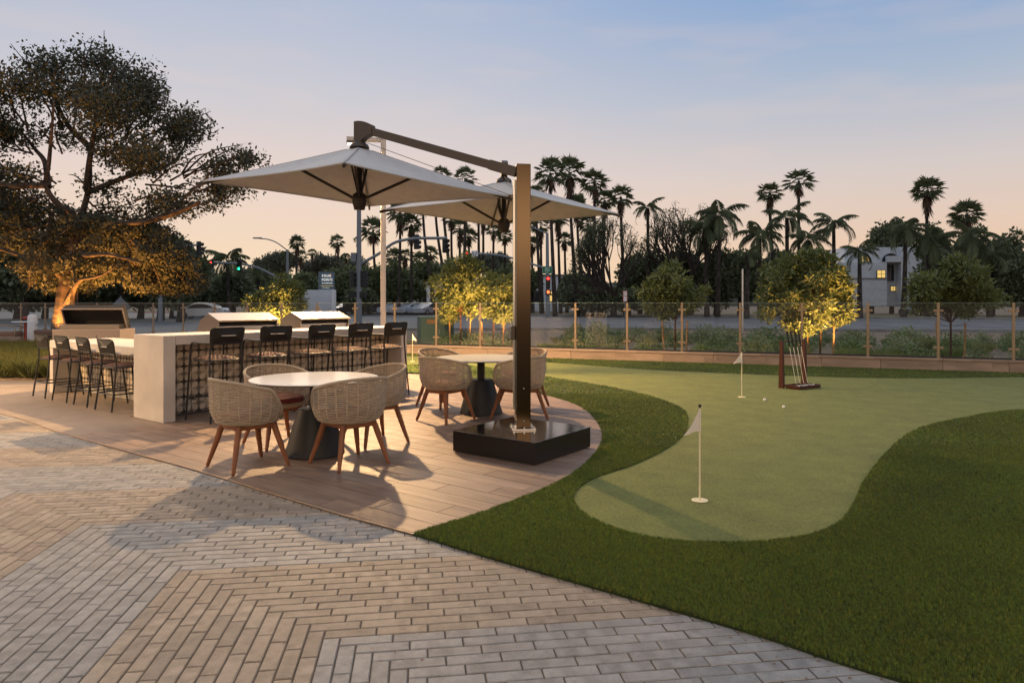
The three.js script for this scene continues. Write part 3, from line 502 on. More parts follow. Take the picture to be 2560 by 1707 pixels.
// ================================================================ CANTILEVER UMBRELLA, two canopies on one mast
{
  const cx = 0.107, cz = -6.83, o = thing('cantilever_umbrella', 'double cantilever parasol with pale canopies and bronze mast on a black base', 'umbrella', [cx, 0.012, cz]);
  const loc = (x, y, z) => V(x - cx, y - 0.012, z - cz);
  const rot = g => { g.rotateY(BT); return g; };
  mesh('base_box', [rot(bx(0.985, 0.195, 0.985, 0, 0.108, 0, 0.003))], M.baseSide, o);
  mesh('base_foot', [rot(bx(0.95, 0.01, 0.95, 0, 0.005, 0))], M.toe, o);
  mesh('base_top', [rot(bx(1.0, 0.006, 1.0, 0, 0.2085, 0, 0.002))], M.baseTop, o);
  const my = 0.13, pl = [bx(0.235, 0.014, 0.235, 0, 0.2195, 0, 0.003)]; pl.forEach(g => g.rotateY(my)); const plate = mesh('mount_plate', pl, M.steel, o);
  for (const [a, b] of [[-1, -1], [1, -1], [-1, 1], [1, 1], [0, 1], [0, -1]]) { const g = new THREE.CylinderGeometry(0.011, 0.011, 0.018, 6); g.translate(a * 0.1, 0.235, b * 0.1); g.rotateY(my); mesh('bolt', [g], M.steel, plate); }
  const mg = bx(0.143, 2.62, 0.143, 0, 0.227 + 1.31, 0, 0.006); mg.rotateY(my); const mast = mesh('mast', [mg], M.bronze, o); metric(mast.geometry, 1);
  for (const y of [0.3, 0.62]) { const g = new THREE.SphereGeometry(0.008, 10, 8); g.translate(0.0, y, 0.0725); g.rotateY(my); mesh('rivet', [g], M.steel, mast); }
  const ch = [bx(0.04, 0.14, 0.06, -0.1, 1.17, 0.01, 0.006)]; ch.forEach(g => g.rotateY(my)); mesh('crank_box', ch, M.armMetal, mast);
  const bo = [bx(0.022, 2.3, 0.045, -0.0825, 1.55, -0.03, 0.003)]; bo.forEach(g => g.rotateY(my)); mesh('track_rail', bo, M.steel, mast);
  const canopy = (kx, kz, cornerY, crownY, s, armRoot, tilt = 0) => {
    const lift = (a, b) => -tilt * b;
    // fabric: square pyramid with hollowed edges
    const N = 28, pos = [], idx = [], grid = (up) => { for (let j = 0; j <= N; j++) for (let i = 0; i <= N; i++) { let a = i / N * 2 - 1, b = j / N * 2 - 1; const m = Math.max(Math.abs(a), Math.abs(b)), q = Math.min(Math.abs(a), Math.abs(b)) / Math.max(m, 1e-6), pull = 1 - 0.06 * m * (1 - q * q); const x = a * pull * s / 2, z = b * pull * s / 2, sag = -0.018 * Math.sin(m * Math.PI) * (1 - q * q) + 0.014 * (fbm(a * 2.2 + 30 + kx, b * 2.2 + 30, 200, 3) - 0.5) * Math.sin(m * Math.PI) * (1 - q); pos.push(x, crownY - (crownY - cornerY) * Math.pow(m, 0.95) + sag + lift(a, b) + (up ? 0.004 : 0), z); } };
    grid(true); grid(false); const st = (N + 1) * (N + 1), id = (i, j) => j * (N + 1) + i;
    for (let j = 0; j < N; j++) for (let i = 0; i < N; i++) { const a = id(i, j), b = id(i + 1, j), c = id(i + 1, j + 1), d = id(i, j + 1); idx.push(a, d, c, a, c, b, a + st, c + st, d + st, a + st, b + st, c + st); }
    for (let k = 0; k < N; k++) for (const [a, b] of [[id(k, 0), id(k + 1, 0)], [id(k + 1, N), id(k, N)], [id(0, k + 1), id(0, k)], [id(N, k), id(N, k + 1)]]) idx.push(a, b, b + st, a, b + st, a + st);
    const g = new THREE.BufferGeometry(); g.setAttribute('position', new THREE.BufferAttribute(new Float32Array(pos), 3)); g.setIndex(idx); g.computeVertexNormals(); const uv = new Float32Array(pos.length / 3 * 2); for (let i = 0; i < pos.length / 3; i++) { uv[2 * i] = pos[3 * i] * 2; uv[2 * i + 1] = pos[3 * i + 2] * 2; } g.setAttribute('uv', new THREE.BufferAttribute(uv, 2));
    const K = loc(kx, 0.012, kz), top = (a, b) => { const m = Math.max(Math.abs(a), Math.abs(b)), q = Math.min(Math.abs(a), Math.abs(b)) / Math.max(m, 1e-6), pull = 1 - 0.06 * m * (1 - q * q), x = a * pull * s / 2, z = b * pull * s / 2; return V(x, crownY - (crownY - cornerY) * Math.pow(m, 0.95) - 0.018 * Math.sin(m * Math.PI) * (1 - q * q) + lift(a, b) + 0.005, z); };
    g.rotateY(BT); g.translate(K.x, 0, K.z); const cv = mesh('canopy', g, M.canvas, o);
    const place = q => { q.rotateY(BT); q.translate(K.x, 0, K.z); return q; };
    for (const [a, b] of [[1, 1], [1, -1], [-1, 1], [-1, -1]]) mesh('seam', [place(tube([0.08, 0.3, 0.55, 0.8, 0.99].map(t => top(a * t, b * t)), 0.0045, 20, 5))], M.canvas, cv);
    for (const k of [0, 1, 2, 3]) { const e = []; for (let i = 0; i <= 20; i++) { const t = i / 20 * 2 - 1; const p = top(...[[t, 1], [1, t], [t, -1], [-1, t]][k]); p.y -= 0.006; e.push(p); } mesh('hem', [place(tube(e, 0.008, 40, 6))], M.canvas, cv); }
    const wpt = (a, b, y) => { const x = a * s / 2, z = b * s / 2; return V(K.x + 0.6 * x + 0.8 * z, y, K.z - 0.8 * x + 0.6 * z); };
    const hubY = crownY - 0.64, yAt = (m, a = 0, b = 0) => crownY - (crownY - cornerY) * Math.pow(m, 0.95) - 0.022 + lift(a, b);
    for (const [a, b] of [[1, 1], [1, -1], [-1, 1], [-1, -1]]) {
      const pts = [0.06, 0.3, 0.6, 0.85, 1.03].map(t => wpt(a * t, b * t, yAt(t, a * t, b * t))); const rib = []; for (let i = 0; i < 4; i++) rib.push(beam(pts[i], pts[i + 1], 0.022, 0.034)); mesh('rib', rib, M.rib, o);
      mesh('strut', [beam(wpt(a * 0.035, b * 0.035, hubY + 0.06), wpt(a * 0.43, b * 0.43, yAt(0.43, a * 0.43, b * 0.43) - 0.015), 0.022, 0.03)], M.rib, o);
    }
    for (const [a, b] of [[1, 0], [-1, 0], [0, 1], [0, -1]]) { const t = 0.13; mesh('inner_stay', [limb(wpt(a * 0.02, b * 0.02, hubY + 0.1), wpt(a * t, b * t, yAt(t) - 0.01), 0.008, 0.008, 6)], M.rib, o); }
    mesh('centre_pole', [limb(V(K.x, hubY, K.z), V(K.x, crownY + 0.12, K.z), 0.03, 0.03, 12)], M.rib, o);
    mesh('hub', [lathe([[0.001, -0.07], [0.06, -0.065], [0.07, -0.02], [0.085, 0.03], [0.075, 0.1], [0.03, 0.13]], 12).translate(K.x, hubY, K.z)], M.rib, o);
    mesh('crown_cap', [lathe([[0.11, -0.05], [0.1, -0.015], [0.05, 0.02], [0.032, 0.06]], 20).translate(K.x, crownY + 0.03, K.z)], M.armMetal, o);
    // arm with its socket and hooked head
    const head = V(K.x, crownY + 0.19, K.z), root = armRoot, dir = head.clone().sub(root), fl = V(dir.x, 0, dir.z).normalize();
    const ae = head.clone().addScaledVector(fl, -0.13).add(V(0, -0.03, 0)), as = root.clone().addScaledVector(fl, 0.06);
    mesh('arm', [beam(as, ae, 0.06, 0.085, 0.006)], M.armMetal, o); mesh('arm_socket', [beam(as, as.clone().lerp(ae, 0.17), 0.072, 0.1, 0.006)], M.armMetal, o);
    const sh = new THREE.Shape(); sh.moveTo(0.045, -0.16); sh.lineTo(0.045, 0.08); sh.quadraticCurveTo(-0.06, 0.09, -0.18, 0.02); sh.lineTo(-0.18, -0.075); sh.quadraticCurveTo(-0.06, -0.1, -0.035, -0.16); sh.closePath();
    const hg = new THREE.ExtrudeGeometry(sh, { depth: 0.075, bevelEnabled: true, bevelSize: 0.005, bevelThickness: 0.005, bevelSegments: 1, curveSegments: 8 }); hg.translate(0, 0, -0.0375); hg.rotateY(Math.atan2(-fl.z, fl.x)); hg.translate(head.x, head.y, head.z); mesh('arm_head', [hg], M.armMetal, o);
    mesh('cable', [limb(root.clone().addScaledVector(fl, 0.07).add(V(0, -0.25, 0)), V(K.x, crownY + 0.07, K.z), 0.0035, 0.0035, 5)], M.toe, o);
  };
  canopy(-1.7, -7.6, 2.735, 3.21, 2.36, loc(cx, 2.79, cz), 0.045); canopy(-0.11, -9.35, 2.715, 3.14, 2.3, loc(cx, 2.79, cz));
}

// ================================================================ PUTTING GREEN FURNITURE
{
  const flagPin = (px, py, h, label, turn, side) => {
    const [x, z] = gr(px, py), o = thing('putting_flag', label, 'golf flag', [x, 0.009, z], turn, 'small white flags on the putting green');
    mesh('cup_disc', [lathe([[0.001, 0.0], [0.06, 0.0], [0.061, 0.004], [0.055, 0.006], [0.001, 0.006]], 40)], M.cupYellow, o);
    mesh('pole', [new THREE.CylinderGeometry(0.0055, 0.0065, h, 10).translate(0, h / 2, 0)], M.poleCream, o);
    mesh('pole_cap', [lathe([[0.001, 0], [0.007, 0], [0.013, 0.022], [0.012, 0.026], [0.001, 0.026]], 12).translate(0, h, 0)], M.armMetal, o);
    const N = 10, pos = [], top = h - 0.015, bot = h - 0.175; for (let i = 0; i < N; i++) { const a = i / N, b = (i + 1) / N, f = t => { const zz = 0.035 * Math.sin(t * 3.0) * t; return [V(side * (0.006 + 0.125 * t), mix(top, bot - 0.025, Math.pow(t, 0.9)), zz), V(side * (0.006 + 0.125 * t), mix(bot, bot - 0.03, t) + 0.012 * Math.sin(t * 3.1), zz)]; }; const [p, q] = f(a), [s, t] = f(b); for (const v of [p, q, t, p, t, s]) pos.push(v.x, v.y, v.z + 0.0008); for (const v of [p, t, q, p, s, t]) pos.push(v.x, v.y, v.z - 0.0008); }
    const g = new THREE.BufferGeometry(); g.setAttribute('position', new THREE.BufferAttribute(new Float32Array(pos), 3)); g.computeVertexNormals();
    mesh('flag_cloth', [g, new THREE.CylinderGeometry(0.0085, 0.0085, 0.165, 10, 1, false).translate(0, h - 0.095, 0)], M.flag, o);
  };
  flagPin(1750, 1254, 0.69, 'white flag and pale cup disc on the narrow lobe of the green', 0.2, -1);
  flagPin(1855, 994, 0.71, 'white flag and pale cup disc beside the two golf balls', -0.6, -1);
  flagPin(1031, 905, 0.71, 'white flag at the far end of the green beyond the bar', 2.6, -1);
  const bg = new THREE.SphereGeometry(0.0215, 24, 16);
  const ball = (x, y, z, label, group) => { const m = mesh('golf_ball', bg.clone(), M.ball); m.position.set(x, y, z); tag(m, label, 'golf ball', group); };
  ball(...(([x, z]) => [x, 0.0295, z])(gr(1912.5, 1004)), 'white golf ball on the green closer to the flag', null); ball(...(([x, z]) => [x, 0.0295, z])(gr(1960, 1022)), 'white golf ball on the green farther from the flag', null);
  // rack
  const rx = 4.93, rz = -11.95, turn = 0.55, o = thing('putter_rack', 'dark red wooden putter rack with ball tray on the green', 'golf rack', [rx, 0.009, rz], turn);
  const side = s => { const sh = new THREE.Shape(); sh.moveTo(-0.055, 0); sh.lineTo(0.04, 0); sh.lineTo(0.018, 0.79); sh.quadraticCurveTo(0.016, 0.815, 0, 0.815); sh.lineTo(-0.026, 0.81); sh.closePath(); const g = new THREE.ExtrudeGeometry(sh, { depth: 0.04, bevelEnabled: true, bevelSize: 0.004, bevelThickness: 0.004, bevelSegments: 1 }); g.rotateY(-Math.PI / 2); g.translate(s * 0.31 + 0.02, 0, 0); return g; };
  mesh('side_post', [side(-1)], M.cherry, o); mesh('side_post', [side(1)], M.cherry, o);
  mesh('top_bar', [bx(0.61, 0.018, 0.05, 0, 0.806, 0, 0.003)], M.cherry, o); mesh('lower_bar', [bx(0.58, 0.03, 0.02, 0, 0.03, -0.06)], M.cherry, o);
  const tray = mesh('ball_tray', [bx(0.58, 0.012, 0.26, 0.0, 0.014, 0.19), bx(0.58, 0.06, 0.014, 0.0, 0.034, 0.322, 0.003), bx(0.014, 0.06, 0.25, -0.283, 0.034, 0.19, 0.003), bx(0.014, 0.06, 0.25, 0.283, 0.034, 0.19, 0.003)], M.cherry, o);
  mesh('tray_felt', [bx(0.55, 0.003, 0.24, 0.0, 0.0225, 0.19)], M.green, tray);
  const wp = (x, y, z) => { const c = Math.cos(turn), s = Math.sin(turn); return [rx + x * c + z * s, 0.009 + y, rz - x * s + z * c]; };
  const plab = ['steel putter with black grip at the left post of the rack', 'steel putter with black grip second along the rack', 'steel putter with black grip third along the rack', 'steel putter with black grip at the right post of the rack'];
  for (let k = 0; k < 4; k++) {
    const x = -0.16 + k * 0.105, q = thing('putter', 'steel putter with black grip leaning in the wooden rack', 'putter', wp(x, 0.03, 0.16), turn, 'putters in the rack'); const a = V(0.01, 0.05, 0), b = V(-0.025, 0.94, -0.155);
    mesh('shaft', [limb(a, a.clone().lerp(b, 0.72), 0.005, 0.006, 8)], M.steel, q); mesh('grip', [limb(a.clone().lerp(b, 0.7), b, 0.0115, 0.0145, 10)], M.grip, q); mesh('head', [tube([V(0.045, 0.012, 0.01), V(0.05, 0.03, 0.0), V(0.04, 0.055, 0)], 0.005, 8, 6), bx(0.085, 0.018, 0.024, 0.03, 0.012, 0.02, 0.004)], M.steel, q);
  }
  for (let k = 0; k < 5; k++) ball(...wp(-0.2 + k * 0.1, 0.0455, 0.26 + (k % 2) * 0.02), 'white golf ball in the tray of the putter rack', 'balls in the rack tray');
}

// ================================================================ LAMPS
function lampPost(x, z, h, ax, az, label, power) {
  const o = thing('lamp_post', label, 'lamp post', [x, 0.0, z]), dx = ax - x, dz = az - z, l = Math.hypot(dx, dz), tip = V(dx, h, dz);
  const rot = Math.atan2(dx, dz);
  mesh('post', [bx(0.105, h + 0.05, 0.105, 0, (h + 0.05) / 2, 0, 0.006).rotateY(rot)], M.post, o);
  mesh('arm', [beam(V(0, h, 0).addScaledVector(V(dx, 0, dz).normalize(), 0.054), tip.clone().addScaledVector(V(dx, 0, dz).normalize(), 0.12), 0.085, 0.085, 0.006)], M.post, o);
  const hd = mesh('lamp_head', [bx(0.16, 0.05, 0.24, 0, 0, 0, 0.006).rotateY(rot).translate(dx, h - 0.07, dz)], M.armMetal, o);
  mesh('lamp_panel', [bx(0.12, 0.014, 0.2, 0, 0, 0).rotateY(rot).translate(dx, h - 0.103, dz)], glow(1, 0.62, 0.26, 14), hd);
  const s = new THREE.SpotLight(C(1, 0.62, 0.29), power, 0, 1.42, 0.35, 2); s.position.set(dx, h - 0.13, dz); s.target.position.set(dx * 1.02, 0, dz * 1.02 + 0.01); s.castShadow = true; s.shadow.radius = 5; o.add(s, s.target);
}
lampPost(-2.66, -14.1, 4.84, -3.27, -14.0, 'slim square lamp post with lit head behind the bar', 540);
lampPost(-12.6, -8.2, 4.4, -12.1, -8.0, 'slim square lamp post with lit head beside the lower counter', 420);

// ================================================================ GRILLS AND LOUNGE CORNER
{
  const grill = (x, label) => {
    const [wx, wz] = bl(x, -1.3), o = thing('gas_grill', label, 'grill', [wx, 0.004, wz], BT, 'closed stainless grills behind the bar');
    mesh('cabinet', [box0(1.02, 0.9, 0.68, 0, 0, 0, 0.005)], M.cabinet, o);
    const prof = () => { const q = new THREE.Shape(); q.moveTo(0.3, 0.9); q.lineTo(0.3, 1.19); q.lineTo(0.05, 1.3); q.quadraticCurveTo(-0.27, 1.26, -0.33, 0.9); q.closePath(); return q; };
    for (const k of [-1, 1]) mesh('end_cheek', [new THREE.ExtrudeGeometry(prof(), { depth: 0.02, bevelEnabled: false, curveSegments: 10 }).translate(0, 0, -0.01).rotateY(-Math.PI / 2).translate(k * 0.49, 0, 0)], M.hood, o, 1);
    const hs = new THREE.Shape(); hs.moveTo(0.25, 0.91); hs.lineTo(0.25, 1.16); hs.lineTo(0.03, 1.285); hs.quadraticCurveTo(-0.27, 1.24, -0.325, 0.91); hs.closePath();
    mesh('hood', [new THREE.ExtrudeGeometry(hs, { depth: 0.96, bevelEnabled: false, curveSegments: 10 }).translate(0, 0, -0.48).rotateY(-Math.PI / 2)], M.lidInside, o, 1);
    mesh('hood_panel', [bx(0.96, 0.22, 0.012, 0, 1.02, 0.262, 0.003)], M.steelDull, o, 1);
    mesh('hood_lip', [beam(V(0, 1.205, 0.33), V(0, 1.315, 0.03), 1.02, 0.026, 0.004)], M.hood, o, 1); mesh('hood_back', [beam(V(0, 1.312, 0.035), V(0, 1.2, -0.24), 0.97, 0.014)], M.hood, o, 1);
    mesh('handle', [limb(V(-0.44, 1.06, -0.36), V(0.44, 1.06, -0.36), 0.012, 0.012, 8)], M.steel, o);
  };
  grill(1.78, 'closed stainless grill behind the bar beside the small lit tree'); grill(3.2, 'closed stainless grill behind the bar near the lamp post');
  const o = thing('open_grill', 'grill cabinet with its black lined lid raised, beyond the lower counter', 'grill', [-7.95, 0.004, -13.0], 0.12);
  mesh('cabinet', [box0(1.18, 0.98, 0.66, 0, 0, 0, 0.006)], M.cabinet, o);
  for (let k = 0; k < 3; k++) { const d = mesh('drawer', [bx(0.315, 0.3, 0.014, -0.3 + k * 0.325, 0.72, 0.335, 0.004)], M.cabinet, o); mesh('knob', [new THREE.SphereGeometry(0.014, 10, 8).translate(-0.3 + k * 0.325, 0.83, 0.348)], M.steel, d); }
  mesh('cook_box', [box0(1.05, 0.09, 0.5, 0, 0.981, -0.04, 0.004)], M.hood, o);
  const lid = new THREE.Shape(); lid.moveTo(-0.58, 0); lid.lineTo(0.5, 0); lid.lineTo(0.6, 0.36); lid.lineTo(-0.48, 0.36); lid.closePath();
  const bl1 = [[-0.52, 0, 0.0], [0.52, 0, 0]];
  mesh('lid', [bx(1.08, 0.42, 0.012, 0, 0.2, 0, 0.003).rotateX(0.5).translate(0, 1.075, -0.22), bx(0.012, 0.4, 0.16, -0.53, 0.2, 0.08).rotateX(0.5).translate(0, 1.075, -0.22), bx(0.012, 0.4, 0.16, 0.53, 0.2, 0.08).rotateX(0.5).translate(0, 1.075, -0.22), bx(1.08, 0.012, 0.16, 0, 0.4, 0.08).rotateX(0.5).translate(0, 1.075, -0.22)], M.lidInside, o);
  mesh('lid_rim', [bx(1.1, 0.02, 0.02, 0, 0.41, 0.165).rotateX(0.5).translate(0, 1.075, -0.22), bx(0.02, 0.41, 0.02, -0.54, 0.2, 0.165).rotateX(0.5).translate(0, 1.075, -0.22), bx(0.02, 0.41, 0.02, 0.54, 0.2, 0.165).rotateX(0.5).translate(0, 1.075, -0.22)], M.cabinet, o);
  // lounge corner
  const [tx, tz] = gr(62, 862), t = thing('bistro_table', 'round white bistro table on a red stem by the fence', 'table', [tx, 0, tz]);
  mesh('table_top', [lathe([[0.001, 0.8], [0.4, 0.8], [0.405, 0.812], [0.4, 0.825], [0.001, 0.825]], 40)], M.white, t); mesh('stem', [lathe([[0.045, 0.01], [0.045, 0.8]], 16)], M.tableRed, t); mesh('foot', [lathe([[0.001, 0], [0.24, 0], [0.24, 0.01], [0.001, 0.012]], 24)], M.tableRed, t);
  const lounge = (px, py, turn, label) => { const [x, z] = gr(px, py), q = thing('lounge_chair', label, 'lounge chair', [x, 0, z], turn, 'low leather lounge chairs by the fence'); mesh('cushion', [bx(1.3, 0.16, 0.75, 0, 0.42, 0, 0.05)], M.leather, q); mesh('frame', [tube([V(-0.66, 0.36, 0.36), V(-0.66, 0.62, 0.34), V(-0.5, 0.68, 0.3), V(0.5, 0.68, 0.3), V(0.66, 0.62, 0.34), V(0.66, 0.36, 0.36)], 0.016, 40, 6), tube([V(-0.66, 0.36, -0.36), V(-0.66, 0.6, -0.36), V(0.66, 0.6, -0.36), V(0.66, 0.36, -0.36)], 0.016, 30, 6), bx(1.32, 0.03, 0.72, 0, 0.33, 0)], M.champagne, q); for (const [a, b] of [[-1, -1], [1, -1], [-1, 1], [1, 1]]) mesh('leg', [limb(V(a * 0.6, 0.33, b * 0.32), V(a * 0.63, 0, b * 0.34), 0.022, 0.014, 8)], M.champagne, q); };
  lounge(-8, 864, 0.25, 'brown cushioned lounge chair beside the ornamental grass'); lounge(136, 858, -0.4, 'brown cushioned lounge chair beside the open grill');
  const [wx, wz] = gr(80, 858), w = thing('standpipe', 'white fire standpipe post with a red fitting by the low wall', 'standpipe', [wx, 0, wz]);
  mesh('post', [lathe([[0.16, 0], [0.16, 0.98], [0.12, 1.04], [0.001, 1.06]], 20)], M.white, w); mesh('red_fitting', [limb(V(-0.1, 0.93, 0.06), V(-0.28, 0.93, 0.1), 0.06, 0.05, 10)], M.redPaint, w);
}

// ================================================================ PLANTS
function leafGeo(list) { const g = new THREE.BufferGeometry(); g.setAttribute('position', new THREE.BufferAttribute(new Float32Array(list), 3)); g.computeVertexNormals(); g.setAttribute('uv', new THREE.BufferAttribute(new Float32Array(list.length / 3 * 2), 2)); return g; }
function rdir(r) { const z = r() * 2 - 1, a = r() * 6.2832, s = Math.sqrt(1 - z * z); return V(s * Math.cos(a), z, s * Math.sin(a)); }
function pushLeaf(pos, p, d, side, len, w, droop = 0) { const m = p.clone().addScaledVector(d, len * 0.5), t = p.clone().addScaledVector(d, len).add(V(0, -droop, 0)), a = m.clone().addScaledVector(side, w / 2), b = m.clone().addScaledVector(side, -w / 2); pos.push(p.x, p.y, p.z, a.x, a.y, a.z, t.x, t.y, t.z, p.x, p.y, p.z, t.x, t.y, t.z, b.x, b.y, b.z); }
function clump(n, R, len, w, r, up = 0) { const pos = []; for (let i = 0; i < n; i++) { const p = rdir(r).multiplyScalar(R * Math.cbrt(r())), d = rdir(r).addScaledVector(p.clone().normalize(), 0.7).add(V(0, up, 0)).normalize(), s = rdir(r).cross(d).normalize(); pushLeaf(pos, p, d, s, len * (0.7 + r() * 0.6), w * (0.7 + r() * 0.6)); } return leafGeo(pos); }
function crownInst(name, geo, mat, spots, r, parent, s0 = 0.8, s1 = 1.2) {
  const im = new THREE.InstancedMesh(geo, mat, spots.length), m = new THREE.Matrix4(), q = new THREE.Quaternion();
  spots.forEach((p, i) => { q.setFromAxisAngle(rdir(r), r() * 6.28); const s = s0 + r() * (s1 - s0); m.compose(p, q, V(s, s, s)); im.setMatrixAt(i, m); });
  im.name = name; im.castShadow = im.receiveShadow = true; im.userData.kind = 'stuff'; parent.add(im); return im;
}
function lobeSpots(lobes, dens, r, shell = 0.35, cl = 0) { const out = []; for (const [x, y, z, rx, ry, rz, k = 1] of lobes) { const n = Math.round(dens * k); if (cl) { const m = Math.max(4, Math.round(cl * Math.cbrt(k))); for (let c = 0; c < m; c++) { const d = rdir(r), q = Math.pow(r(), 0.4), cr = 0.2 + 0.16 * r(); for (let i = 0; i < n / m; i++) { const e = rdir(r), w = Math.cbrt(r()) * cr; out.push(V(x + (d.x * q + e.x * w) * rx, y + (d.y * q + e.y * w * 0.8) * ry, z + (d.z * q + e.z * w) * rz)); } } continue; } for (let i = 0; i < n; i++) { const d = rdir(r), q = Math.pow(r(), shell) * (0.82 + 0.36 * r()); out.push(V(x + d.x * rx * q, y + d.y * ry * q, z + d.z * rz * q)); } } return out; }
// broad tree: trunk, limbs to each lobe, twigs, leaf clumps
function broadTree({ name = 'broadleaf_tree', label, group, x, z, y0 = 0, trunk, lobes, dens, leafG, leafM, bark, seed, twigs = 5, s0, s1, shell }) {
  const r = rng32(seed), o = thing(name, label, 'tree', [x, y0, z], 0, group), wood = [];
  wood.push(taper(trunk.pts.map(p => V(...p)), trunk.r, 10)); const fork = V(...trunk.pts[trunk.pts.length - 1]), fr = trunk.r[trunk.r.length - 1];
  const tips = [];
  lobes.forEach(([lx, ly, lz, rx, ry, rz]) => { const c = V(lx, ly, lz), b = fork.clone().lerp(c, 0.5).add(V((r() - 0.5) * rx * 0.6, -Math.abs(c.y - fork.y) * 0.08 + (r() - 0.3) * ry * 0.4, (r() - 0.5) * rx * 0.6)); wood.push(taper([fork.clone().add(V(0, -fr, 0)), b, c], [fr * (0.45 + r() * 0.25), fr * 0.3, fr * 0.12], 6));
    for (let k = 0; k < twigs; k++) { const d = rdir(r), e = c.clone().add(V(d.x * rx * 0.85, d.y * ry * 0.85, d.z * rz * 0.85)), s = b.clone().lerp(c, 0.4 + r() * 0.6), m = s.clone().lerp(e, 0.5).add(V((r() - 0.5) * 0.2 * rx, r() * 0.2 * ry, (r() - 0.5) * 0.2 * rx)); wood.push(taper([s, m, e], [fr * 0.12, fr * 0.08, fr * 0.03], 4)); tips.push(e); } });
  mesh('trunk', wood, bark, o); crownInst('crown', leafG, leafM, lobeSpots(lobes, dens, r, shell, 12), r, o, s0, s1); return o;
}
const rP = rng32(101);
const CL = { speck: clump(7, 0.2, 0.155, 0.085, rP), fine: clump(13, 0.26, 0.16, 0.08, rP), mid: clump(14, 0.5, 0.24, 0.12, rP), far: clump(16, 0.8, 0.5, 0.26, rP), sap: clump(11, 0.13, 0.135, 0.04, rP, 0.3) };
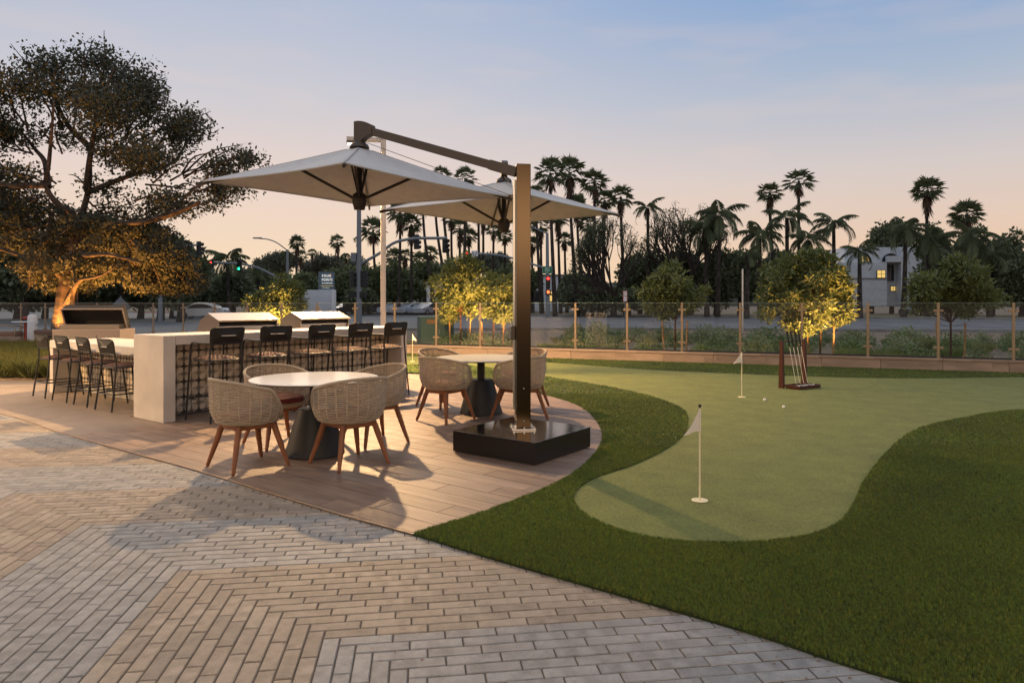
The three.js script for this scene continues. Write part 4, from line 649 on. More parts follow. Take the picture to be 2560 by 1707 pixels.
// ---- the big uplit tree beyond the fence
{
  const d = 28, base = at(165, 847, d), S = d / F, P = (px, py, dz = 0) => [(px - 165) * S, (847 - py) * S - 0.05, dz];
  const r = rng32(55), o = thing('big_tree', 'large spreading tree lit orange from below beyond the glass fence', 'tree', [base.x, 0, -d]);
  const path = (pts, rad) => taper(pts.map(p => V(...p)), rad, 9), wood = [];
  wood.push(path([P(158, 850), P(162, 780), P(172, 690), P(190, 610), P(200, 545)], [0.55, 0.42, 0.35, 0.28, 0.22]));
  const limbs = [[[200, 545, 0], [150, 500, 0.4], [135, 465, 0.5], [150, 410, 0.7], [172, 300, 1], [185, 190, 1.2]], [[140, 470, 0.5], [110, 400, 0], [70, 365, -0.4], [15, 310, -0.8]], [[200, 545, 0], [214, 460, -0.2], [206, 360, -0.5], [228, 260, -0.6], [240, 130, -0.8]], [[214, 470, 0], [245, 380, 0.5], [290, 260, 1], [330, 190, 1.2]], [[212, 480, 0], [300, 430, -0.6], [400, 390, -1], [450, 320, -1], [500, 295, -1]], [[202, 560, 0], [300, 560, 0.8], [420, 555, 1.2], [520, 480, 1.2], [590, 410, 1], [650, 395, 0.8]], [[190, 620, 0], [260, 640, 1.2], [330, 640, 1.8], [420, 660, 2]], [[175, 700, 0], [120, 650, 1], [50, 620, 1.5], [-20, 600, 1.6]], [[170, 760, 0.2], [205, 735, 0.7], [240, 700, 1.1], [300, 690, 1.4], [350, 665, 1.6]], [[166, 790, 0.2], [200, 770, 0.6], [212, 730, 0.8], [225, 690, 1.0], [215, 650, 1.0]], [[135, 465, 0.5], [60, 470, 1], [-40, 430, 1.2]], [[420, 555, 1.2], [480, 540, 1.4], [540, 515, 1.5]], [[206, 360, -0.5], [120, 280, -1], [80, 180, -1.2], [90, 110, -1]]];
  for (const l of limbs) { const n = l.length; wood.push(path(l.map(([a, b, c]) => P(a, b, c)), [0.13, 0.1, 0.07, 0.04, 0.018].slice(0, Math.max(2, n)))); }
  const lob = [[110, 130, 70, 45], [230, 115, 80, 42], [320, 170, 75, 60], [85, 200, 85, 55], [210, 205, 120, 60], [375, 225, 50, 55], [10, 225, 70, 60], [330, 270, 90, 60], [420, 290, 60, 55], [485, 300, 55, 40], [20, 320, 70, 55], [110, 290, 60, 40, 0.5], [-40, 280, 70, 80], [0, 430, 60, 50], [85, 430, 50, 30, 0.5], [320, 380, 90, 45], [425, 400, 75, 45], [500, 445, 60, 45], [565, 410, 48, 35], [622, 390, 42, 30], [600, 455, 45, 25], [470, 510, 55, 35], [535, 505, 30, 22, 0.6], [250, 460, 60, 50, 0.35], [260, 330, 60, 60, 0.5], [45, 510, 80, 50], [0, 590, 80, 55], [-60, 480, 80, 90], [95, 600, 100, 48], [225, 585, 90, 42, 0.8], [320, 600, 95, 50], [410, 620, 65, 50], [440, 680, 55, 45], [200, 665, 110, 40], [50, 670, 85, 48], [330, 680, 75, 45], [270, 525, 70, 30, 0.5], [380, 500, 60, 40, 0.6], [130, 545, 90, 40, 0.8], [260, 560, 90, 36, 0.8], [350, 560, 80, 40, 0.8], [120, 700, 80, 34, 0.8], [400, 715, 70, 30, 0.9]];
  for (const [x, y, rx, ry] of lob) { const c = V(...P(x, y, 0)); let best = null; for (let i = 0; i < 3; i++) { const d2 = rdir(r), e = c.clone().add(V(d2.x * rx * S, d2.y * ry * S, d2.z * 1.5)), s = c.clone().lerp(V(...P(205, 500)), 0.25 + 0.2 * r()).add(V(0, 0, (r() - 0.5) * 1.6)); wood.push(taper([s, s.clone().lerp(e, 0.5).add(V(r() - 0.5, r() * 0.5, r() - 0.5).multiplyScalar(0.6)), e], [0.045, 0.03, 0.012], 5)); } }
  mesh('trunk', wood, M.bark, o);
  const lobe = ([x, y, rx, ry, k = 1]) => { const low = y > 540, c = P(x, y + (y < 300 ? 26 : y < 500 ? 8 : 0)), dz = low ? -0.7 + (r() - 0.5) * 2.4 : (r() - 0.5) * 3.0; return [c[0], c[1], dz, rx * S, ry * S, (low ? 0.8 : 1.1) * rx * S + 0.4, k * rx * ry / 3300]; };
  const up = lobeSpots(lob.filter(l => l[1] <= 540)  .map(lobe), 235, r, 0.62), dn = lobeSpots(lob.filter(l => l[1] > 540).map(lobe), 250, r, 0.5, 20);
  crownInst('crown', CL.speck, L.ficus, up, r, o, 0.75, 1.3); crownInst('lower_foliage', CL.fine, L.ficus, dn, r, o, 0.7, 1.15); console.log('big tree clumps', up.length, dn.length);
}
// ground uplights
function uplight(x, z, tx, ty, tz, power, label, angle = 0.62, tint = [1, 0.5, 0.14]) {
  const o = thing('ground_spotlight', label, 'spotlight', [x, -0.06, z]), dir = V(tx - x, ty + 0.06, tz - z).normalize(), q = new THREE.Quaternion().setFromUnitVectors(V(0, 1, 0), dir);
  mesh('stake', [limb(V(0, 0, 0), V(0, 0.14, 0), 0.012, 0.012, 6)], M.blackMetal, o);
  const tg = lathe([[0.001, -0.06], [0.035, -0.055], [0.045, 0.05], [0.04, 0.05], [0.036, 0.03], [0.001, 0.03]], 16); tg.applyQuaternion(q); tg.translate(0, 0.17, 0); mesh('shell', [tg], M.armMetal, o);
  const lg = new THREE.CylinderGeometry(0.034, 0.034, 0.006, 16); lg.translate(0, 0.037, 0); lg.applyQuaternion(q); lg.translate(0, 0.17, 0); mesh('lens', [lg], glow(1, 0.6, 0.2, 8), o);
  const s = new THREE.SpotLight(C(...tint), power, 0, angle, 0.6, 2); s.position.copy(dir.clone().multiplyScalar(0.075)).add(V(0, 0.17, 0)); s.target.position.set(tx - x, ty, tz - z); s.castShadow = true; s.shadow.radius = 1.5; o.add(s, s.target);
}
[[-20.7, -27.2, -20.2, 5, -28.4, 170, 'on the lounge side'], [-18.3, -27.0, -18.2, 5.5, -28.5, 130, 'in front of the trunk'], [-16.2, -26.5, -16.4, 5.5, -28.2, 200, 'beside the fence under the crown'], [-14.1, -26.0, -14.4, 5, -27.9, 140, 'under the long limb'], [-17.2, -30.2, -17.6, 7, -28.6, 120, 'behind the trunk']].forEach(([x, z, tx, ty, tz, p, w]) => uplight(x, z, tx, ty, tz, p, `small ground spotlight at the big tree, ${w}`, 0.8, [1, 0.42, 0.09]));
// ---- young staked trees behind the wall
function sapling(px, d, topY, crownPx, label, lit, seed, extra = []) {
  const r = rng32(seed), b = at(px, 757, d), o = thing('young_tree', label, 'tree', [b.x, -0.09, -d], 0, 'young staked trees behind the glass fence'), S = d / F;
  const H = EYE + (757 - topY) * S + 0.09, wood = []; const lobes = crownPx.map(([x, y, rx, ry]) => [(x - px) * S, EYE + (757 - y) * S + 0.09, (r() - 0.5) * rx * S * 0.8, rx * S * 1.1, ry * S * 1.1, rx * S * 1.05]);
  const fork = V(0.02, H * 0.42, 0); wood.push(taper([V(0, 0, 0), V(0.015, H * 0.22, 0.01), fork], [0.03, 0.026, 0.022], 8));
  for (const l of lobes) { const c = V(l[0], l[1], l[2]); for (let k = 0; k < 3; k++) { const e = c.clone().add(rdir(r).multiplyScalar(l[3] * 0.6)); wood.push(taper([fork, fork.clone().lerp(e, 0.45).add(V((r() - 0.5) * 0.1, 0.02, (r() - 0.5) * 0.1)), e], [0.014, 0.009, 0.004], 5)); } }
  mesh('trunk', wood, M.trunkRed, o);
  const spots = lobeSpots(lobes.map(l => [...l, l[3] * l[4] / 0.16]), 150, r, 0.5, 11); crownInst('crown', CL.sap, L.sapling, spots, r, o, 0.75, 1.3);
  for (const [sx, lean] of [[-0.28, -0.07], [0.3, 0.04]]) mesh('support_stake', [limb(V(sx, 0, 0.06), V(sx + lean, H * 0.42, 0.04), 0.024, 0.022, 8)], M.stake, o);
  mesh('tie', [tube([V(-0.34, H * 0.4, 0.05), V(0, H * 0.385, 0.04), V(0.33, H * 0.4, 0.05)], 0.006, 10, 5)], M.grip, o);
  return b;
}
const sapG = [['small bushy young tree lit gold beyond the two closed grills', 688, 23.5, 690], 0];
{
  const a = sapling(688, 23.5, 690, [[690, 735, 50, 38], [660, 760, 35, 30], [720, 765, 32, 35], [690, 785, 45, 25], [705, 712, 25, 18]], 'small bushy young tree lit gold behind the closed grills', true, 201);
  uplight(a.x + 0.3, -22.3, a.x, 1.7, -23.5, 125, 'small ground spotlight under the young tree behind the grills', 0.7);
  const b = sapling(1150, 21.5, 640, [[1150, 690, 45, 40], [1115, 730, 38, 42], [1165, 740, 50, 40], [1135, 775, 40, 30], [1160, 660, 25, 25]], 'tall young tree lit gold beyond the far deck table', true, 202);
  uplight(b.x + 0.3, -20.1, b.x + 0.0, 2.1, -21.5, 100, 'small ground spotlight under the tall young tree beyond the far table', 0.7);
  const c = sapling(1232, 21, 690, [[1225, 730, 40, 38], [1265, 725, 35, 35], [1240, 770, 45, 28], [1275, 765, 25, 28]], 'young tree lit gold just left of the umbrella mast', true, 203);
  uplight(c.x + 0.3, -19.7, c.x, 1.9, -21, 90, 'small ground spotlight under the young tree near the mast', 0.7);
  sapling(1687, 18.6, 660, [[1680, 700, 50, 38], [1645, 740, 45, 28], [1720, 740, 38, 30], [1680, 765, 55, 25]], 'unlit young tree with a red trunk behind the fence', false, 204);
  const e = sapling(2050, 17, 632, [[1960, 690, 48, 42], [2040, 680, 55, 42], [2095, 720, 38, 36], [1945, 755, 52, 38], [2030, 760, 60, 40], [2105, 790, 35, 30], [1990, 805, 45, 28], [2000, 660, 30, 22]], 'broad young tree lit bright gold behind the putter rack', true, 205);
  uplight(e.x - 0.5, -15.9, e.x - 0.5, 1.9, -17, 85, 'small ground spotlight under the broad young tree behind the putters', 0.75); uplight(e.x + 0.5, -15.95, e.x + 0.1, 1.9, -17.2, 65, 'small ground spotlight beside the right stake of the broad young tree', 0.7);
  sapling(2376, 16.2, 645, [[2320, 720, 48, 38], [2390, 690, 52, 40], [2450, 730, 42, 36], [2400, 745, 58, 32], [2310, 750, 42, 28]], 'wide dark unlit young tree on a thin trunk behind the fence', false, 206);
}
// ---- shrubs and grasses in the bed beyond the wall
{
  const r = rng32(303), grassy = (n, h, sp) => { const pos = []; for (let i = 0; i < n; i++) { const a = r() * 6.283, q = Math.sqrt(r()) * sp, d = V(Math.cos(a) * (0.2 + r() * 0.7), 1, Math.sin(a) * (0.2 + r() * 0.7)).normalize(), s = V(-Math.sin(a), 0, Math.cos(a)); pushLeaf(pos, V(Math.cos(a) * q * 0.6, 0, Math.sin(a) * q * 0.6), d, s, h * (0.6 + r() * 0.5), 0.016, h * 0.12); } return leafGeo(pos); };
  const bushy = (n, R, H, l, w) => { const pos = []; for (let i = 0; i < n; i++) { const d = rdir(r); d.y = Math.abs(d.y); const q = Math.pow(r(), 0.4), p = V(d.x * R * q, d.y * H * q * (0.85 + r() * 0.3), d.z * R * q), e = rdir(r).add(V(0, 0.8, 0)).normalize(); pushLeaf(pos, p, e, rdir(r).cross(e).normalize(), l * (0.6 + r() * 0.8), w); } return leafGeo(pos); };
  const kinds = [['grass_clump', 'rounded clump of green bedding grass behind the fence', 'clumps of grass in the bed', grassy(300, 0.46, 0.42), L.shrub], ['sage_bush', 'rounded grey green bush in the bed behind the fence', 'rounded bushes in the bed', bushy(620, 0.5, 0.56, 0.11, 0.05), L.sage], ['leafy_shrub', 'low leafy shrub in the bed behind the fence', 'leafy shrubs in the bed', bushy(560, 0.55, 0.5, 0.1, 0.05), L.shrubDark], ['pale_grass_clump', 'clump of yellowish bedding grass behind the fence', 'clumps of pale grass in the bed', grassy(280, 0.5, 0.36), L.shrubLight], ['dry_shrub', 'small rusty dry shrub in the bed behind the fence', 'dry shrubs in the bed', bushy(360, 0.3, 0.4, 0.09, 0.02), L.dry]];
  const done = []; const proto = kinds.map(k => null);
  const putS = (k, x, z, s) => { const [n, l, g, geo, m] = kinds[k]; let o; if (!proto[k]) { o = proto[k] = thing(n, l, k === 0 || k === 3 ? 'grass' : 'shrub', [x, -0.09, z], r() * 6, g); mesh('foliage', geo, m, o); } else o = dup(proto[k], [x, -0.09, z], r() * 6); o.scale.set(s * (0.85 + r() * 0.3), s * (0.8 + r() * 0.35), s * (0.85 + r() * 0.3)); };
  let tries = 0, n = 0; while (n < 105 && tries++ < 4000) {
    const row = r(), s = 1.2 + r() * 14.5, off = row < 0.34 ? 1.5 + r() * 0.9 : row < 0.66 ? 3.4 + r() * 1.4 : 6.5 + r() * 6, [x, z] = wl(s * (1 + off * 0.03), off); if (z < -37 || Math.abs(x / z) > 0.8) continue; if (done.some(q => Math.hypot(q[0] - x, q[1] - z) < 0.85)) continue; done.push([x, z]);
    const k = off < 2.6 ? [0, 0, 0, 4, 2, 3][Math.floor(r() * 6)] : off < 5.5 ? [1, 2, 0, 2, 1, 0][Math.floor(r() * 6)] : [1, 2, 1, 3][Math.floor(r() * 4)]; putS(k, x, z, (off < 2.6 ? 0.72 : 0.95) * (0.75 + r() * 0.5)); n++;
  }
  for (let i = 0; i < 14; i++) { const [x, z] = wl(-2.5 + i * 0.32, 1.6 + r() * 2.8); putS([2, 2, 0, 1][i % 4], x, z, 0.8 + r() * 0.4); }
  // ornamental grass bed at the left
  const mg = grassy(60, 0.42, 0.16), spots = []; const bed = [[-8.7, -13.1], [-20, -12.9], [-40, -16.2], [-34, -21.2], [-12, -21.2], [-9.4, -17]];
  struct('planting_bed', sheet(bed, 0.03, -0.3), M.soil);
  for (let i = 0; i < 4200; i++) { const x = -24 + r() * 16, z = -21 + r() * 8; if (inside(bed, x, z) && x / z < 0.85) spots.push(V(x, 0.03, z)); }
  const im = new THREE.InstancedMesh(mg, L.meadow, spots.length), m4 = new THREE.Matrix4(), q4 = new THREE.Quaternion(), cc = new THREE.Color(); spots.forEach((p, i) => { q4.setFromAxisAngle(V(0, 1, 0), r() * 6.28); const s = 0.6 + r() * 0.6; m4.compose(p, q4, V(s, s, s)); im.setMatrixAt(i, m4); const t = fbm(p.x * 0.4 + 40, p.z * 0.4 + 40, 200, 3); cc.setRGB(mix(0.5, 1.3, t), mix(0.75, 1.0, t), 0.6); im.setColorAt(i, cc); });
  im.name = 'ornamental_grass'; im.castShadow = im.receiveShadow = true; tag(im, 'soft ornamental grasses in the bed by the lower counter', 'grass', null, 'stuff'); scene.add(im);
}
{ // dry leaf flakes blown against the turf edge and onto the pavers
  const r = rng32(611), pos = []; pushLeaf(pos, V(-0.008, 0, 0), V(1, 0.05, 0).normalize(), V(0, 0.15, 1).normalize(), 0.017, 0.009, 0.001); const e = edgePts.filter(q => q[0] > -1.2 && q[0] < 2.2), n = 130, im = new THREE.InstancedMesh(leafGeo(pos), leaf(0.2, 0.1, 0.05, 0.1), n), m4 = new THREE.Matrix4(), q4 = new THREE.Quaternion();
  for (let i = 0; i < n; i++) { const k = Math.min(e.length - 2, Math.floor(r() * (e.length - 1))), t = r(), x = mix(e[k][0], e[k + 1][0], t), z = mix(e[k][1], e[k + 1][1], t), off = Math.pow(r(), 3) * (r() < 0.2 ? 1.6 : 0.22) + 0.012; q4.setFromAxisAngle(V(0, 1, 0), r() * 6.28); const s = 0.5 + r() * 0.8; m4.compose(V(x - off * 0.45, 0.003, z + off * 0.89), q4, V(s, s, s)); im.setMatrixAt(i, m4); }
  im.name = 'leaf_litter'; im.castShadow = im.receiveShadow = true; tag(im, 'dry brown leaf flakes scattered along the turf edge', 'leaf litter', null, 'stuff'); scene.add(im);
}
// ---- palms
function fanCrown(seed, N) { const r = rng32(seed), pos = []; for (let i = 0; i < N; i++) { const az = i * 2.39996 + r() * 0.3, el = mix(1.45, -0.75, Math.pow((i + 0.5) / N, 0.9)), e = V(Math.cos(az) * Math.cos(el), Math.sin(el), Math.sin(az) * Math.cos(el)), s = V(-Math.sin(az), 0, Math.cos(az)), up = e.clone().cross(s), pl = 0.65 + r() * 0.35, b = e.clone().multiplyScalar(pl); pushLeaf(pos, V(0, 0, 0), e, s, pl * 1.05, 0.05);
    const tilt = s.clone().applyAxisAngle(e, (r() - 0.5) * 0.9); for (let k = -5; k <= 5; k++) { const a = k * 0.27, d = e.clone().multiplyScalar(Math.cos(a)).addScaledVector(tilt, Math.sin(a)).normalize(), sd = tilt.clone().multiplyScalar(Math.cos(a)).addScaledVector(e, -Math.sin(a)); pushLeaf(pos, b, d, sd, (0.85 + r() * 0.3) * (1 - Math.abs(k) * 0.05), 0.13, 0.12 + r() * 0.2); } } return leafGeo(pos); }
function fanSkirt(seed, N, H) { const r = rng32(seed), pos = []; for (let i = 0; i < N; i++) { const az = r() * 6.283, y = -r() * H, q = 0.12, d = V(Math.cos(az) * (0.35 + 0.25 * r()), -1, Math.sin(az) * (0.35 + 0.25 * r())).normalize(), s = V(-Math.sin(az), 0, Math.cos(az)); pushLeaf(pos, V(Math.cos(az) * q, y, Math.sin(az) * q), d, s, 0.9 + r() * 0.5, 0.16, 0); } return leafGeo(pos); }
function queenCrown(seed, N, len) { const r = rng32(seed), pos = []; for (let i = 0; i < N; i++) { const az = i * 2.39996 + r() * 0.4, el0 = mix(1.35, -0.1, Math.pow((i + 0.5) / N, 0.8)); let p = V(0, 0, 0), el = el0; const n = 22, st = len * (0.85 + r() * 0.3) / n; for (let k = 0; k < n; k++) { const e = V(Math.cos(az) * Math.cos(el), Math.sin(el), Math.sin(az) * Math.cos(el)), s = V(-Math.sin(az), 0, Math.cos(az)); pushLeaf(pos, p, e, s, st * 1.1, 0.05); const nx = p.clone().addScaledVector(e, st); if (k > 2) for (const sg of [-1, 1]) for (let j = 0; j < 2; j++) { const t = k / n, ll = len * 0.24 * Math.sin(Math.PI * (0.12 + 0.83 * t)) * (0.8 + r() * 0.4), d = s.clone().multiplyScalar(sg).addScaledVector(e, 0.55 + r() * 0.3).add(V(0, -0.25 - r() * 0.5, 0)).normalize(); pushLeaf(pos, p.clone().lerp(nx, j * 0.5), d, e, ll, 0.042, ll * 0.45); } p = nx; el -= (1.5 + (i / N) * 0.9) / n; } } return leafGeo(pos); }
{
  const FC = [fanCrown(1, 34), fanCrown(2, 26), fanCrown(3, 40), fanCrown(12, 30), fanCrown(13, 22)], SK = [fanSkirt(4, 60, 0.9), fanSkirt(5, 110, 2.0)], QC = [queenCrown(6, 13, 3.3), queenCrown(7, 15, 3.6), queenCrown(8, 11, 3.0)], r = rng32(404);
  const unit = norm(taper([V(0, 0, 0), V(0.25, 0.35, 0), V(0.1, 0.7, 0), V(0, 1, 0)], [1.5, 1, 0.85, 0.8], 7));
  const trunkFor = (H, rad, lean, back) => { const g = taper([V(lean, 0, 0), V(lean * 0.55, H * 0.35, back), V(lean * 0.15, H * 0.7, back), V(0, H, 0)], [rad * 1.5, rad * 1.05, rad * 0.85, rad * 0.75], 7); return g; };
  const fan = (px, py, d, rad, lean = 0, label = 'tall fan palm standing across the street', group = 'fan palms across the street') => { const p = at(px, py, d), k = Math.floor(r() * 5), sc = rad * d / F / 1.72, o = thing('fan_palm', label, 'palm tree', [p.x, 0, p.z], 0, group), H = p.y; mesh('trunk', [trunkFor(H, 0.2, lean * d / F, (r() - 0.5) * 0.3)], M.palmTrunk, o); const c = mesh('crown', FC[k], L.fan, o); c.position.y = H; c.rotation.set((r() - 0.5) * 0.3, r() * 6, (r() - 0.5) * 0.3); c.scale.set(sc * (0.9 + r() * 0.25), sc * (0.85 + r() * 0.35), sc); const s = mesh('skirt', SK[r() < 0.5 ? 0 : 1], M.skirt, o); s.position.y = H - 0.1; s.rotation.y = r() * 6; s.scale.setScalar(sc * 0.95); };
  const queen = (px, py, d, rad, label = 'feathery palm with drooping fronds across the street') => { const p = at(px, py, d), k = Math.floor(r() * 3), o = thing('feather_palm', label, 'palm tree', [p.x, 0, p.z], 0, 'feather palms across the street'); mesh('trunk', [trunkFor(p.y, 0.22, (r() - 0.5) * 0.5, 0)], M.palmTrunk, o); const c = mesh('crown', QC[k], L.queen, o); c.position.y = p.y; c.rotation.y = r() * 6; c.scale.setScalar(rad * d / F / 2.6); };
  // cluster right of the mast
  for (const a of [[1376, 432, 74, 46, 12], [1424, 430, 76, 46, 20], [1487, 455, 78, 42, -6], [1512, 500, 82, 36, -8], [1552, 492, 80, 34, 12], [1340, 482, 90, 30, 14], [1352, 565, 92, 28, 4], [1396, 545, 92, 32, 6], [1442, 515, 88, 34, 22], [1470, 560, 94, 28, 10], [1330, 610, 96, 28, 2], [1412, 600, 98, 26, 6], [1320, 560, 96, 24, 8]]) fan(...a, 'fan palm in the dense cluster beside the green street sign', 'fan palms clustered by the street sign');
  for (const a of [[1104, 436, 84, 30, 34], [1163, 445, 82, 34, -4], [1000, 530, 88, 38, -4], [1028, 560, 90, 34, 0], [1056, 505, 86, 34, 34], [1086, 480, 88, 30, 40], [1128, 545, 92, 30, 4], [1150, 570, 94, 32, -4], [1172, 590, 96, 28, 4], [1208, 545, 92, 26, 0], [1234, 575, 96, 26, -6], [1196, 500, 90, 28, 2], [1262, 590, 98, 24, 0]]) fan(...a, 'slim fan palm rising behind the umbrella canopies', 'fan palms behind the umbrella');
  for (const a of [[932, 575, 92, 38, 14], [985, 642, 112, 27, 0], [1012, 640, 112, 27, 0], [1050, 652, 115, 26, 0], [1076, 634, 110, 24, 4], [843, 605, 110, 22, 10], [864, 645, 125, 16, 0], [780, 632, 125, 15, 0], [742, 607, 112, 22, -4], [752, 640, 115, 20, -2], [716, 640, 118, 14, 0], [893, 600, 100, 12, 60]]) fan(...a, 'distant fan palm beyond the intersection', 'distant fan palms beyond the intersection');
  fan(1925, 482, 74, 36, 20, 'shorter of the two fan palms standing over the broad gold tree', null); fan(1998, 452, 74, 40, 4, 'taller of the two fan palms standing over the broad gold tree', null); fan(2320, 475, 76, 42, 0, 'tall lone fan palm above the white modern building', null); fan(2418, 535, 70, 42, -8, 'stout fan palm right of the white modern building', null);
  for (const a of [[1800, 540, 72, 60], [1765, 575, 74, 60], [1968, 545, 66, 66], [2020, 600, 68, 56], [2085, 560, 70, 62], [1900, 590, 66, 60], [2150, 630, 66, 52], [2265, 575, 68, 56], [2322, 600, 70, 60], [2430, 590, 66, 72], [2470, 640, 68, 60], [1870, 640, 64, 44]]) queen(...a);
  queen(568, 652, 72, 60, 'feathery palm with drooping fronds beyond the traffic signals'); queen(645, 690, 84, 40, 'small feathery palm beside the street lamp'); queen(1620, 520, 80, 46, 'feathery palm among the bare branched trees');
}
// ---- background trees
{
  let seed = 500; const mk = (px, py, d, rxp, ryp, label, mat, group, densK = 1, geo = CL.far, nl = 5) => { const r = rng32(++seed), b = at(px, 757, d), S = d / F, top = EYE + (757 - py + ryp) * S, cy = EYE + (757 - py) * S, lobes = []; for (let i = 0; i < nl; i++) { const a = i / nl * 6.283 + r(), q = 0.5; lobes.push([Math.cos(a) * rxp * S * q, cy + (r() - 0.5) * ryp * S * 1.0, Math.sin(a) * rxp * S * q, rxp * S * (0.5 + r() * 0.2), ryp * S * (0.5 + r() * 0.22), rxp * S * 0.55]); } lobes.push([0, cy, 0, rxp * S * 0.62, ryp * S * 0.75, rxp * S * 0.62]);
    const H = Math.max(0.6, cy - ryp * S * 0.7); broadTree({ name: 'broadleaf_tree', label, group, x: b.x, z: -d, trunk: { pts: [[0, -0.1, 0], [0.1, H * 0.5, 0], [0, H, 0]], r: [0.35, 0.28, 0.24] }, lobes, dens: 95 * densK, leafG: geo, leafM: mat, bark: M.barkGrey, seed: seed + 1000, twigs: 2, s0: 0.7, s1: 1.25, shell: 0.5 }); };
  const dl = 'dark dense tree in the belt across the street', dg = 'dark dense trees across the street';
  for (const a of [[1450, 720, 86, 60, 34], [1600, 690, 88, 60, 60], [1700, 690, 84, 70, 70], [1790, 690, 80, 50, 60], [1850, 690, 78, 52, 56], [1930, 690, 76, 60, 50], [2020, 700, 82, 50, 46], [2400, 690, 78, 70, 60], [2480, 670, 74, 70, 80], [2555, 680, 70, 60, 80], [2340, 640, 84, 45, 70], [2230, 600, 100, 45, 50], [2180, 640, 100, 40, 40]]) mk(...a, dl, L.dark, dg);
  const ml = 'round green tree standing in the far car park', mgp = 'green trees in the far car park';
  for (const a of [[640, 720, 90, 55, 32], [720, 725, 95, 45, 26], [770, 720, 92, 40, 34], [860, 715, 90, 50, 40], [960, 700, 92, 45, 44], [1010, 710, 95, 45, 36], [1060, 680, 104, 50, 26], [1300, 700, 96, 40, 42], [1260, 690, 104, 40, 34], [920, 710, 96, 34, 36]]) mk(...a, ml, L.mid, mgp);
  const el = 'flat topped grey green tree on the far skyline', eg = 'flat topped trees on the skyline';
  for (const a of [[705, 650, 140, 40, 22], [680, 670, 150, 40, 22], [820, 665, 145, 50, 24], [790, 680, 150, 40, 20], [880, 670, 150, 45, 22], [620, 690, 150, 50, 20], [1180, 670, 140, 50, 24], [1230, 660, 140, 45, 24], [1120, 680, 140, 40, 20]]) mk(...a, el, L.euca, eg, 0.8);
  const ll = 'dark tree behind the big uplit tree', lg = 'dark trees behind the big uplit tree';
  for (const a of [[60, 640, 60, 90, 95], [180, 660, 64, 80, 80], [300, 660, 62, 80, 75], [400, 660, 60, 70, 75], [450, 690, 56, 45, 60], [-20, 600, 58, 80, 110], [510, 720, 76, 45, 36], [580, 725, 74, 40, 34]]) mk(...a, ll, L.dark, lg, 1.15);
  for (const [px, d] of [[-30, 66], [40, 66], [110, 68], [190, 70], [270, 66], [350, 68], [430, 70], [500, 84], [560, 86], [620, 100], [690, 105], [770, 108], [850, 108], [930, 110]]) mk(px, 733, d, 52, 22, 'low dark bush in the belt beyond the street', L.dark, 'bushes beyond the street', 0.7, CL.far, 3);
  // hedge
  for (const [px, d, w] of [[1500, 76, 46], [1570, 75, 50], [1460, 78, 40], [900, 84, 30], [1640, 76, 40]]) mk(px, 746, d, w, 14, 'clipped dark hedge bush along the far verge', L.dark, 'hedge bushes along the far verge', 0.6, CL.far, 3);
  // bare branched trees
  const bare = (px, d, topY, spread, label, sd) => {
    const r = rng32(sd), b = at(px, 757, d), S = d / F, H = EYE + (757 - topY) * S, o = thing('bare_tree', label, 'tree', [b.x, -0.05, -d], 0, 'sparse branching trees across the street'), wood = [], tips = [];
    const grow = (p, dir, len, rad, lv) => { const e = p.clone().addScaledVector(dir, len); wood.push(limb(p, e, rad, rad * 0.7, lv < 2 ? 8 : 5, true)); if (lv >= 6) { tips.push(e); return; } if (lv >= 4) tips.push(e); const n = lv === 0 ? 7 : lv < 3 ? 3 : 2; for (let i = 0; i < n; i++) { const d2 = dir.clone().addScaledVector(rdir(r), lv === 0 ? 1.15 : 0.62).add(V(0, lv === 0 ? 0.15 : 0.22, 0)).normalize(); grow(e, d2, len * (lv === 0 ? 1.2 : 0.72 + r() * 0.12), rad * (lv === 0 ? 0.42 : 0.68), lv + 1); } };
    grow(V(0, 0, 0), V(0, 1, 0), H * 0.17, H * 0.05, 0); const g = merge(wood); g.computeBoundingBox(); const bb = g.boundingBox, sy = H / bb.max.y, sx = spread * S / Math.max(bb.max.x, -bb.min.x); g.scale(sx, sy, sx); g.computeVertexNormals(); mesh('trunk', g, M.barkGrey, o);
    const sp = tips.filter(() => r() < 0.42).map(t => V(t.x * sx, t.y * sy, t.z * sx)); crownInst('crown', CL.mid, L.dark, sp, r, o, 0.5, 1.1);
  };
  bare(1535, 74, 545, 120, 'wide vase shaped tree with bare branches and thick trunk', 21); bare(1725, 78, 500, 125, 'tall sparse tree with dark branches among the feather palms', 22);
}

